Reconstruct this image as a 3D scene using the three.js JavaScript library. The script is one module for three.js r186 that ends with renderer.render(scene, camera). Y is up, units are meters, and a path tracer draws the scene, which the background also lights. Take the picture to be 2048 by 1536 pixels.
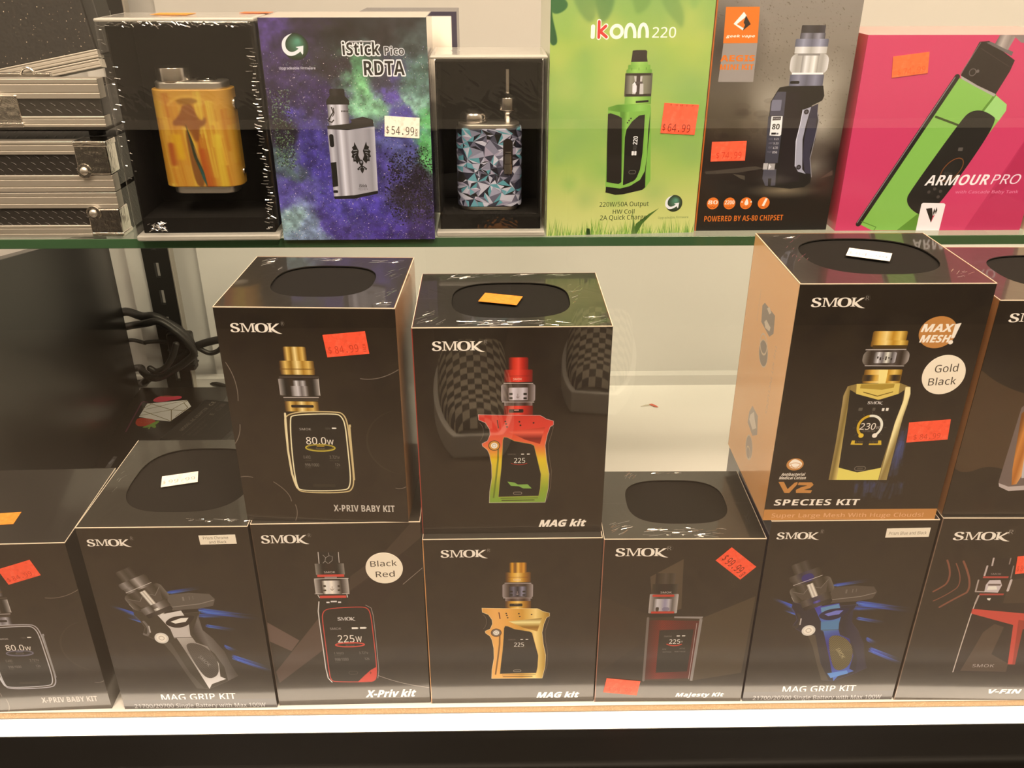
import * as THREE from 'three';
import { RoundedBoxGeometry } from 'three/addons/geometries/RoundedBoxGeometry.js';
import { mergeGeometries } from 'three/addons/utils/BufferGeometryUtils.js';
import { RectAreaLightUniformsLib } from 'three/addons/lights/RectAreaLightUniformsLib.js';

// ---------------------------------------------------------------- camera, lamps, exposure
RectAreaLightUniformsLib.init();
const scene = new THREE.Scene();
scene.background = new THREE.Color(0x000000);
const camera = new THREE.PerspectiveCamera(47.68, 2048 / 1536, 0.02, 30);
camera.position.set(0, 0.45, 0);
camera.rotation.order = 'YXZ';
camera.rotation.set(-26.746 * Math.PI / 180, -1.0 * Math.PI / 180, 0.041 * Math.PI / 180);
const renderer = new THREE.WebGLRenderer({ antialias: true });
renderer.toneMapping = THREE.LinearToneMapping;
renderer.toneMappingExposure = 1.0;
renderer.shadowMap.enabled = true;
const WARM = new THREE.Color().setRGB(1.0, 0.78, 0.56);      // lamps of the shop and of the case
const CASE_LAMP = 90, ROOM_LAMP = 63, SILL_LAMP = 1.7;        // radiance of the strip under the top, the ceiling panels and the strip along the foot of the glass

// ---------------------------------------------------------------- helpers
const mm = 0.001;
let seed = 12345;
const rnd = () => { seed = (seed + 0x6d2b79f5) | 0; let t = Math.imul(seed ^ (seed >>> 15), 1 | seed); t = (t + Math.imul(t ^ (t >>> 7), 61 | t)) ^ t; return ((t ^ (t >>> 14)) >>> 0) / 4294967296; };
const reseed = (s) => { seed = s; };
const used = {};
function numbered(n) { used[n] = (used[n] ?? -1) + 1; return used[n] ? n + '_' + String(used[n]).padStart(3, '0') : n; }
function thing(name, label, category, [x, y, z] = [0, 0, 0], turn = 0, group) {
  const o = new THREE.Group(); o.name = numbered(name); scene.add(o);
  o.position.set(x * mm, y * mm, z * mm); o.rotation.y = turn * Math.PI / 180;
  o.userData = { label, category }; if (group) o.userData.group = group;
  return o;
}
function mesh(name, geometry, material, parent = scene, label) {
  const m = new THREE.Mesh(geometry, material); m.name = parent === scene ? numbered(name) : name;
  m.castShadow = m.receiveShadow = true; parent.add(m);
  if (label) m.userData.label = label;
  return m;
}
function struct(name, geometry, material, parent = scene) { const m = mesh(name, geometry, material, parent); if (parent === scene) m.userData.kind = 'structure'; return m; }
// a box given by its limits in mm
function box(x0, x1, y0, y1, z0, z1, r = 0) {
  const w = (x1 - x0) * mm, h = (y1 - y0) * mm, d = (z1 - z0) * mm;
  const g = r ? new RoundedBoxGeometry(w, h, d, 3, r * mm) : new THREE.BoxGeometry(w, h, d);
  g.translate((x0 + x1) / 2 * mm, (y0 + y1) / 2 * mm, (z0 + z1) / 2 * mm); return g;
}
function merge(list) { return mergeGeometries(list.map((g) => { const q = g.index ? g.toNonIndexed() : g; for (const k of Object.keys(q.attributes)) if (!['position', 'normal', 'uv'].includes(k)) q.deleteAttribute(k); return q; })); }
const std = (color, roughness = 0.6, more = {}) => new THREE.MeshStandardMaterial({ color, roughness, ...more });
const phys = (o) => new THREE.MeshPhysicalMaterial(o);
const lin = (r, g, b) => new THREE.Color().setRGB(r, g, b);
// print colours: a colour read off the photograph under its warm light, as the colour of the ink itself
let ILL = [1.0, 0.86, 0.62];
function K(hex, gain = 1) {
  const n = parseInt(hex.slice(1), 16), o = [n >> 16 & 255, n >> 8 & 255, n & 255].map((v, i) => {
    let l = Math.pow(v / 255, 2.2) * gain - 0.012; l = Math.max(0.004, Math.min(0.86, l / ILL[i])); return Math.round(255 * Math.pow(l, 1 / 2.2)); });
  return `rgb(${o})`;
}
function KA(hex, a, gain = 1) { return K(hex, gain).replace('rgb', 'rgba').replace(')', `,${a})`); }
function texture(w, h, ppm, draw, colour = true) {
  const c = document.createElement('canvas'); c.width = Math.round(w * ppm); c.height = Math.round(h * ppm);
  const x = c.getContext('2d'); x.scale(c.width / w, c.height / h); draw(x, w, h);
  const t = new THREE.CanvasTexture(c); t.colorSpace = colour ? THREE.SRGBColorSpace : THREE.NoColorSpace; t.anisotropy = 8; return t;
}
// drawing on a print, in mm from its top left corner
function rect(c, x0, y0, x1, y1, col, r = 0) { c.fillStyle = col; if (r) { c.beginPath(); c.roundRect(x0, y0, x1 - x0, y1 - y0, r); c.fill(); } else c.fillRect(x0, y0, x1 - x0, y1 - y0); }
function path(c, p, close = true) { c.beginPath(); for (let i = 0; i < p.length; i += 2) i ? c.lineTo(p[i], p[i + 1]) : c.moveTo(p[0], p[1]); if (close) c.closePath(); }
function smooth(c, p) { const n = p.length / 2, q = (i) => [p[2 * ((i + n) % n)], p[2 * ((i + n) % n) + 1]], mid = (a, b) => [(a[0] + b[0]) / 2, (a[1] + b[1]) / 2]; c.beginPath(); c.moveTo(...mid(q(n - 1), q(0))); for (let i = 0; i < n; i++) c.quadraticCurveTo(...q(i), ...mid(q(i), q(i + 1))); c.closePath(); }
function poly(c, p, col) { path(c, p); c.fillStyle = col; c.fill(); }
function blob(c, p, col) { smooth(c, p); c.fillStyle = col; c.fill(); }
function line(c, p, w, col, close = false) { path(c, p, close); c.lineWidth = w; c.strokeStyle = col; c.lineJoin = c.lineCap = 'round'; c.stroke(); }
function curve(c, p, w, col) { c.beginPath(); c.moveTo(p[0], p[1]); for (let i = 2; i + 1 < p.length; i += 4) p.length > i + 3 ? c.quadraticCurveTo(p[i], p[i + 1], p[i + 2], p[i + 3]) : c.lineTo(p[i], p[i + 1]); c.lineWidth = w; c.strokeStyle = col; c.lineCap = 'round'; c.stroke(); }
function disc(c, x, y, r, col, ry = r) { c.beginPath(); c.ellipse(x, y, r, ry, 0, 0, 7); c.fillStyle = col; c.fill(); }
function ring(c, x, y, r, ry, w, col, a0 = 0, a1 = 6.2832) { c.beginPath(); c.ellipse(x, y, r, ry, 0, a0, a1); c.lineWidth = w; c.strokeStyle = col; c.stroke(); }
function grad(c, x0, y0, x1, y1, cols) { const g = c.createLinearGradient(x0, y0, x1, y1); cols.forEach((k, i) => g.addColorStop(i / (cols.length - 1), k)); return g; }
function metal(c, x0, y0, x1, y1, cols, r = 0) { rect(c, x0, y0, x1, y1, grad(c, x0, 0, x1, 0, cols), r); }
function T(c, s, x0, y0, x1, y1, col, o = {}) {
  c.save(); c.font = (o.bold ? 'bold ' : '') + '100px ' + (o.font ?? 'sans-serif');
  const m = c.measureText(s), w = m.actualBoundingBoxLeft + m.actualBoundingBoxRight, h = m.actualBoundingBoxAscent + m.actualBoundingBoxDescent, k = o.skew ?? 0;
  c.translate(x0, y1); c.transform(1, o.rise ?? 0, -k, 1, 0, 0); c.scale((x1 - x0 - k * (y1 - y0)) / w, (y1 - y0) / h);
  if (o.stroke) { c.lineWidth = o.stroke; c.strokeStyle = o.strokeCol; c.lineJoin = 'round'; c.strokeText(s, m.actualBoundingBoxLeft, -m.actualBoundingBoxDescent); }
  c.fillStyle = col; c.fillText(s, m.actualBoundingBoxLeft, -m.actualBoundingBoxDescent); c.restore();
}
const LOGO = '#fff6e2';
function logo(c, x0, y0, x1, y1, col = K('#f2e6cc')) {
  const w = x1 - x0, h = y1 - y0;
  T(c, 'S', x0, y0, x0 + 0.185 * w, y0 + 0.9 * h, col, { font: 'serif', bold: true });
  T(c, 'M', x0 + 0.19 * w, y0 + 0.03 * h, x0 + 0.49 * w, y0 + 0.86 * h, col, { font: 'serif' });
  T(c, 'O', x0 + 0.475 * w, y0 + 0.0 * h, x0 + 0.735 * w, y0 + 0.9 * h, col, { font: 'serif', bold: true });
  rect(c, x0 + 0.745 * w, y0 + 0.03 * h, x0 + 0.79 * w, y0 + 0.86 * h, col); rect(c, x0 + 0.72 * w, y0 + 0.03 * h, x0 + 0.81 * w, y0 + 0.09 * h, col); rect(c, x0 + 0.72 * w, y0 + 0.80 * h, x0 + 0.81 * w, y0 + 0.86 * h, col);
  poly(c, [x0 + 0.79 * w, y0 + 0.48 * h, x0 + 0.89 * w, y0 + 0.05 * h, x0 + 0.96 * w, y0 + 0.03 * h, x0 + 0.82 * w, y0 + 0.52 * h], col);
  c.beginPath(); c.moveTo(x0 + 0.81 * w, y0 + 0.40 * h); c.quadraticCurveTo(x0 + 0.9 * w, y0 + 0.9 * h, x1, y1); c.quadraticCurveTo(x0 + 0.88 * w, y1 + 0.12 * h, x0 + 0.765 * w, y0 + 0.56 * h); c.fillStyle = col; c.fill();
}
function reg(c, x0, y0, x1, y1) { T(c, 'R', x0, y0, x1, y1, K('#8a8070')); ring(c, (x0 + x1) / 2, (y0 + y1) / 2, (x1 - x0) * 0.85, (y1 - y0) * 0.72, 0.12, K('#6a6050')); }
function grain(c, w, h, n, cols, s0, s1) { for (let i = 0; i < n; i++) { c.fillStyle = cols[Math.floor(rnd() * cols.length)]; c.beginPath(); c.ellipse(rnd() * w, rnd() * h, s0 + rnd() * (s1 - s0), s0 + rnd() * (s1 - s0), rnd() * 3, 0, 7); c.fill(); } }
// smooth lattice noise
function noise2(s) { const t = new Float32Array(4096); reseed(s); for (let i = 0; i < 4096; i++) t[i] = rnd(); return (x, y) => { const i = Math.floor(x), j = Math.floor(y), f = x - i, g = y - j, u = f * f * (3 - 2 * f), v = g * g * (3 - 2 * g), a = (p, q) => t[((p & 63) + (q & 63) * 64)]; return (a(i, j) * (1 - u) + a(i + 1, j) * u) * (1 - v) + (a(i, j + 1) * (1 - u) + a(i + 1, j + 1) * u) * v; }; }
function bumpTex(n, f) { const d = new Uint8Array(n * n * 4); for (let j = 0; j < n; j++) for (let i = 0; i < n; i++) { const v = Math.max(0, Math.min(255, 255 * f(i / n, j / n))); d.set([v, v, v, 255], (j * n + i) * 4); } const t = new THREE.DataTexture(d, n, n); t.magFilter = THREE.LinearFilter; t.minFilter = THREE.LinearMipmapLinearFilter; t.generateMipmaps = true; t.wrapS = t.wrapT = THREE.RepeatWrapping; t.needsUpdate = true; return t; }
const nA = noise2(7), nB = noise2(99);
const filmBump = bumpTex(512, (u, v) => 0.5 * nA(u * 8, v * 8) + 0.3 * nB(u * 32 + 9 * nA(u * 4, v * 4), v * 8) + 0.2 * Math.abs(nA(u * 16 + v * 32, v * 16) - 0.5));
const crinkleBump = bumpTex(512, (u, v) => { const a = Math.abs(nA(u * 24 + 3 * nB(u * 4, v * 4), v * 5) - 0.5), b = Math.abs(nB(u * 10, v * 30 + 3 * nA(u * 4, v * 4)) - 0.5); return 1 - Math.min(1, 3.5 * Math.min(a, b)); });
const paperBump = bumpTex(256, (u, v) => nA(u * 64, v * 64) * 0.6 + nB(u * 32, v * 32) * 0.4);

// ---------------------------------------------------------------- the case: shelf board, walls, doors, top, glass
const white = std(lin(0.65, 0.65, 0.64), 0.5), boardWhite = std(lin(0.86, 0.86, 0.84), 0.42), whiteMatt = std(lin(0.70, 0.70, 0.69), 0.55), blackRail = phys({ color: lin(0.0045, 0.004, 0.0035), roughness: 0.5, specularIntensity: 0.2 });
const mdfTex = texture(240, 5, 8, (c, w, h) => { rect(c, 0, 0, w, h, '#957d5c'); reseed(4); grain(c, w, h, 2600, ['rgba(150,118,84,.35)', 'rgba(190,165,130,.3)', 'rgba(120,92,60,.25)'], 0.1, 0.6); rect(c, 0, 4.75, w, 5, 'rgba(120,88,50,.7)'); });
mdfTex.wrapS = THREE.RepeatWrapping; mdfTex.repeat.set(5, 1);
const paneMat = phys({ color: 0xffffff, transmission: 1, thickness: 0, roughness: 0, ior: 1.52 });
const alu0 = std(lin(0.8, 0.78, 0.72), 0.4);
const bottom = new THREE.Group(); bottom.name = 'bottom_shelf'; bottom.userData.kind = 'structure'; scene.add(bottom);
mesh('shelf_board', box(-425, 750, -4.5, 0, -905, -418), boardWhite, bottom);
mesh('raw_board_edge', box(-425, 750, -4.5, -0.15, -418, -417.4), std(0xffffff, 0.8, { map: mdfTex }), bottom);
struct('front_sill', box(-425, 750, -14, -8, -440, -400), whiteMatt);
const rail = new THREE.Group(); rail.name = 'front_rail'; rail.userData.kind = 'structure'; scene.add(rail);
mesh('rail_cap', box(-435, 760, -119, 0, -401.5, -370, 5), blackRail, rail);
struct('wall_left', box(-437, -425, -120, 0, -925, -392), whiteMatt);
struct('window_2', box(-431, -425, 0, 890, -899, -394), paneMat);
struct('trim_3', box(-437, -425, 0, 900, -925, -899), whiteMatt);
struct('wall_right', box(750, 762, -120, 900, -925, -392), whiteMatt);
struct('door_1', box(-322, 760, 2, 890, -908, -899), white);
struct('door_2', box(-426, -318, 2, 890, -921, -912), white);
struct('trim_1', box(-425, 750, 0, 12.5, -899, -887), white);
struct('wall_back', box(-437, 762, -120, 900, -940, -925), whiteMatt);
struct('case_top', box(-437, 762, 890, 910, -940, -385), whiteMatt);
struct('window_1', box(-430, 755, -8, 890, -392.2, -390.8), paneMat);
// lamp strip under the top, just behind the glass
{
  const t = thing('lamp_strip', 'long warm white lamp strip under the top of the display case', 'lamp', [160, 884, -425]);
  mesh('lamp_housing', box(-560, 560, -4, 6, -14, 14, 2), std(0xdddddd, 0.4), t);
  mesh('lamp_diffuser', box(-555, 555, -7, -4, -10, 10, 1), new THREE.MeshStandardMaterial({ color: 0xffffff, emissive: WARM, emissiveIntensity: 4 }), t);
  const l = new THREE.RectAreaLight(WARM, CASE_LAMP, 1.11, 0.02); l.position.set(0, -0.009, 0); l.rotation.x = -Math.PI / 2; t.add(l);
}

// lamp strip along the foot of the glass, between the shelf board and the front rail
{
  const t = thing('lamp_strip', 'glowing white lamp strip along the foot of the glass, behind the black rail', 'lamp', [160, -5, -409.5]);
  mesh('lamp_diffuser', box(-583, 588, -2.6, 0, -8, 7.6, 0.6), new THREE.MeshStandardMaterial({ color: 0xffffff, emissive: new THREE.Color().setRGB(1, 0.93, 0.78), emissiveIntensity: SILL_LAMP }), t);
  const l = new THREE.RectAreaLight(WARM, SILL_LAMP, 1.17, 0.014); l.position.set(0, 0.0008, 0); l.rotation.x = Math.PI / 2; t.add(l);
}
// ---------------------------------------------------------------- the shop behind the camera
struct('floor', box(-2600, 2600, -170, -120, -1200, 2400), std(lin(0.128, 0.10, 0.074), 0.7, { bumpMap: paperBump, bumpScale: 0.001 }));
struct('ceiling', box(-2600, 2600, 2500, 2560, -1200, 2400), whiteMatt);
struct('wall_rear', box(-2600, 2600, -120, 2500, 2300, 2400), std(lin(0.42, 0.4, 0.36), 0.8));
struct('baseboard_rear', box(-2600, 2600, -120, -60, 2285, 2300), std(lin(0.7, 0.7, 0.68), 0.5));
{
  const t = thing('shop_counter', 'pale shop counter with a dark base across the aisle, mirrored in the glass', 'counter', [0, -120, 560]);
  mesh('counter_base', box(-2000, 2000, 0, 325, 0, 500), std(lin(0.02, 0.018, 0.016), 0.6), t); mesh('counter_front', box(-2000, 2000, 338, 1000, 0, 500), std(lin(0.55, 0.53, 0.48), 0.6), t);
  mesh('edge_strip', box(-2000, 2000, 325, 338, -6, 500), alu0, t); mesh('counter_top', box(-2010, 2010, 1000, 1030, -15, 510, 4), std(lin(0.3, 0.28, 0.25), 0.4), t);
}
struct('wall_far', box(-2600, 2600, -120, 2500, -1200, -1100), whiteMatt);
struct('wall_side', box(-2600, -2500, -120, 2500, -1200, 2400), whiteMatt);
struct('wall_side', box(2500, 2600, -120, 2500, -1200, 2400), whiteMatt);
for (const [x, z, k, f] of [[-0.7, 0.85, 'before the case, towards the black board', 1], [0.9, 0.85, 'before the case, towards the pink carton', 1], [-0.7, 1.6, 'over the counter, towards the black board', 0.42], [0.9, 1.6, 'over the counter, towards the pink carton', 0.42]]) {
  const t = thing('ceiling_light', 'square ceiling light panel ' + k, 'ceiling light', [x * 1000, 2492, z * 1000]);
  mesh('light_frame', box(-310, 310, -6, 8, -310, 310), std(0xeeeeee, 0.5), t);
  mesh('light_diffuser', box(-290, 290, -9, -6, -290, 290), new THREE.MeshStandardMaterial({ color: 0xffffff, emissive: WARM, emissiveIntensity: 4 }), t);
  const l = new THREE.RectAreaLight(WARM, ROOM_LAMP * f, 0.58, 0.58); l.position.set(0, -0.012, 0); l.rotation.x = -Math.PI / 2; t.add(l);
}

// ---------------------------------------------------------------- glass shelf
const SH = 282.8;
{
  const t = thing('glass_shelf', 'clear glass shelf with a dark green polished front edge', 'shelf', [160, SH, -541]);
  mesh('shelf_pane', box(-583, 588, -6.2, 0, -330, -0.7), phys({ color: lin(0.93, 0.97, 0.94), transmission: 1, thickness: 0, roughness: 0, ior: 1.5 }), t);
  mesh('polished_edge', box(-583, 588, -6.2, 0, -0.7, 0, 0.3), phys({ color: lin(0.035, 0.085, 0.04), roughness: 0.08, ior: 1.5 }), t, 'dark green polished edge');
}

// ---------------------------------------------------------------- kit boxes
const boardEdge = std(lin(0.55, 0.48, 0.38), 0.8), insideBlack = phys({ color: lin(0.011, 0.010, 0.009), roughness: 0.9, specularIntensity: 0.3 });
const film = (o) => phys({ roughness: 0.42, clearcoat: 1, clearcoatRoughness: 0.11, bumpMap: filmBump, bumpScale: 0.00004, ...o });
function panel(w, h, t) {                                              // a sheet of printed board, front face mapped 0..1, rim at the print's own margin
  const g = new THREE.BoxGeometry(w, h, t), uv = g.attributes.uv; for (let i = 0; i < uv.count; i++) if (i < 16 || i >= 20) uv.setXY(i, 0.004, 0.004); return g;
}
function holeShape(w, d, hx, hz, n, cx = 0, cz = 0) {
  const s = new THREE.Shape(); s.moveTo(-w / 2, -d / 2); s.lineTo(w / 2, -d / 2); s.lineTo(w / 2, d / 2); s.lineTo(-w / 2, d / 2); s.closePath();
  const p = new THREE.Path(); for (let i = 0; i <= 64; i++) { const a = -i / 64 * Math.PI * 2, x = cx + hx * Math.sign(Math.cos(a)) * Math.abs(Math.cos(a)) ** (2 / n), y = cz + hz * Math.sign(Math.sin(a)) * Math.abs(Math.sin(a)) ** (2 / n) * (1 + 0.1 * x / hx * 0); i ? p.lineTo(x, y) : p.moveTo(x, y); }
  s.holes.push(p); return s;
}
function kitBox(o) {
  const [w, h, d] = o.size, t = thing(o.name ?? 'kit_box', o.label, 'box', [o.at[0] - Math.sin(o.turn * Math.PI / 180) * d / 2, o.at[1], o.at[2] - Math.cos(o.turn * Math.PI / 180) * d / 2], o.turn, o.group);
  const W = w * mm, H = h * mm, D = d * mm, th = 0.6 * mm;
  const ft = o.art;
  const f = mesh('front_panel', panel(W, H, th), film({ map: ft }), t); f.position.set(0, H / 2, D / 2 - th / 2);
  const side = (s, mat) => { const m = mesh('side_panel', panel(D - 2 * th, H, th), mat, t); m.rotation.y = s * Math.PI / 2; m.position.set(s * (W / 2 - th / 2), H / 2, 0); return m; };
  side(-1, o.leftMap ? film({ map: o.leftMap }) : film({ color: o.left ?? o.sides })); side(1, film({ color: o.sides }));
  const bk = mesh('back_panel', panel(W, H, th), film({ color: o.sides }), t); bk.rotation.y = Math.PI; bk.position.set(0, H / 2, -D / 2 + th / 2);
  const [hx, hz, n, cx, cz] = o.hole ?? [0.33, 0.33, 2.7, 0, 0];
  if (!o.plainTop) {
    const g = new THREE.ExtrudeGeometry(holeShape(W - 2 * th, D - 2 * th, hx * W, hz * D, n, cx * W, cz * D), { depth: th, bevelEnabled: false }); g.rotateX(-Math.PI / 2); g.translate(0, H - th, 0);
    { const uv = g.attributes.uv; for (let i = 0; i < uv.count; i++) uv.setXY(i, uv.getX(i) / 0.09 + (o.at[0] % 7), uv.getY(i) / 0.09); }
    mesh('top_panel', g, phys({ color: o.top ?? lin(0.02, 0.018, 0.015), roughness: 0.45, clearcoat: 1, clearcoatRoughness: 0.05, bumpMap: filmBump, bumpScale: 0.0002 }), t);
    mesh('inner_box', box(-w / 2 + 1, w / 2 - 1, 0.6, h - 1.4, -d / 2 + 1, d / 2 - 1), insideBlack, t);
  } else mesh('top_panel', box(-w / 2 + 0.6, w / 2 - 0.6, h - 0.8, h, -d / 2 + 0.6, d / 2 - 0.6), film({ color: lin(0.016, 0.014, 0.013) }), t);
  // worn paper along the folds, with the film's edge highlight painted into its colour
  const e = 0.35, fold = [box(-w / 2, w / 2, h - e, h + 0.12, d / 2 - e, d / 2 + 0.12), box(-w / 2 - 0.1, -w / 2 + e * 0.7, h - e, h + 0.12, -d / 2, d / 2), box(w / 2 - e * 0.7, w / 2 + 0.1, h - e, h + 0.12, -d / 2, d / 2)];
  mesh('worn_fold_highlight', merge(fold), std(lin(0.62, 0.55, 0.45), 0.5), t, 'pale worn fold with edge highlight in its colour');
  if (o.edge) mesh('side_fold', box(-w / 2 - 0.15, -w / 2 + 0.35, 0, h, d / 2 - 0.5, d / 2 + 0.1), film({ color: o.edge }), t);
  return t;
}
// folds of the shrink film on a box's top, in mm: fans of thin raised creases
const creaseMat = phys({ color: 0xffffff, transmission: 1, thickness: 0, roughness: 0.13, ior: 2.3 });   // bunched clear film: only its gloss shows
// one little fold of film: two thin facets meeting at a slight angle; turn is its run on the sheet, tilt how far it stands off the sheet
function fold(list, x, y, z, len, wid, turn, tilt, bend, flat) {
  for (const q of [-1, 1]) { const g = new THREE.BoxGeometry(len / 2 * mm, wid * mm, 0.03 * mm); g.translate(q * len / 4 * mm, 0, 0); g.rotateX(-tilt); g.rotateZ(turn + q * bend); if (flat) g.rotateX(-Math.PI / 2); g.translate(x * mm, y * mm, z * mm); list.push(g); }
}
function topCreases(t, [w, h, d], spots, s) {
  reseed(s); const L = [];
  for (const [x, z, n, sx, sz, len, dir] of spots) for (let i = 0; i < n; i++) fold(L, x + (rnd() - 0.5) * sx, h + 0.16, z + (rnd() - 0.5) * sz, len * (0.3 + 0.9 * rnd()), 0.18 + 0.3 * rnd() * rnd(), dir + (rnd() - 0.5) * 0.7, -(0.2 + 0.75 * rnd()), (rnd() - 0.5) * 0.4, true);
  mesh('film_creases', merge(L), creaseMat, t).userData.kind = 'stuff';
}
// stickers: a paper quad with a little thickness on a face of a box, from three corners in mm of that face (top left, top right, bottom left)
function sticker(t, face, [w, h, d], c3, mat, name = 'price_sticker', round = false, label) {
  const [ax, ay, bx, by, cx, cy] = c3, sw = Math.hypot(bx - ax, by - ay), sh = Math.hypot(cx - ax, cy - ay), a = Math.atan2(by - ay, bx - ax);
  const g = round ? new THREE.CylinderGeometry(0.5, 0.5, 0.2 * mm, 48) : new THREE.BoxGeometry(sw * mm, sh * mm, 0.2 * mm);
  if (round) { g.rotateX(Math.PI / 2); g.scale(sw * mm, sh * mm, 1); const p = g.attributes.position, u = g.attributes.uv; for (let i = 0; i < p.count; i++) u.setXY(i, p.getX(i) / (sw * mm) + 0.5, p.getY(i) / (sh * mm) + 0.5); }
  const m = mesh(name, g, mat, t, label), mx = (bx + cx) / 2, my = (by + cy) / 2;
  if (face === 'F') { m.position.set((mx - w / 2) * mm, (h - my) * mm, (d / 2 + 0.15) * mm); m.rotation.z = -a; }
  else { m.position.set((mx - w / 2) * mm, (h + 0.25) * mm, (d / 2 - my) * mm); m.rotation.set(-Math.PI / 2, 0, a); }
  return m;
}
const paper = (map, c) => std(c ?? 0xffffff, 0.55, map ? { map } : {});
function priceTex(bg, ink, text, o = {}) {
  return texture(26, 16, 8, (c, w, h) => { rect(c, 0, 0, w, h, bg); reseed(text.length * 7 + 3); grain(c, w, h, 60, ['rgba(255,255,255,.05)', 'rgba(120,20,0,.05)'], 0.3, 2);
    if (o.top) T(c, o.top, 4, 0.2, 22, 1.2, ink);
    if (text) { T(c, '$', o.x0 ?? 1.5, o.y0 ?? 8.5, (o.x0 ?? 1.5) + 2.2, o.y1 ?? 14, ink, { font: 'monospace' }); T(c, text, (o.x0 ?? 1.5) + 4, o.y0 ?? 8.5, o.x1 ?? 21, o.y1 ?? 14, ink, { font: 'monospace' }); }
    if (o.each) { c.save(); c.translate(24.6, 14.4); c.rotate(-Math.PI / 2); T(c, 'EACH', 0, -1.9, 5.5, 0, ink, { bold: true }); c.restore(); } });
}
const RED = K('#f4573a', 1.0), ORANGE = K('#f68a4a', 0.8), WHITE = '#eceae4';
const inkRed = 'rgba(150,30,10,.55)';

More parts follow.
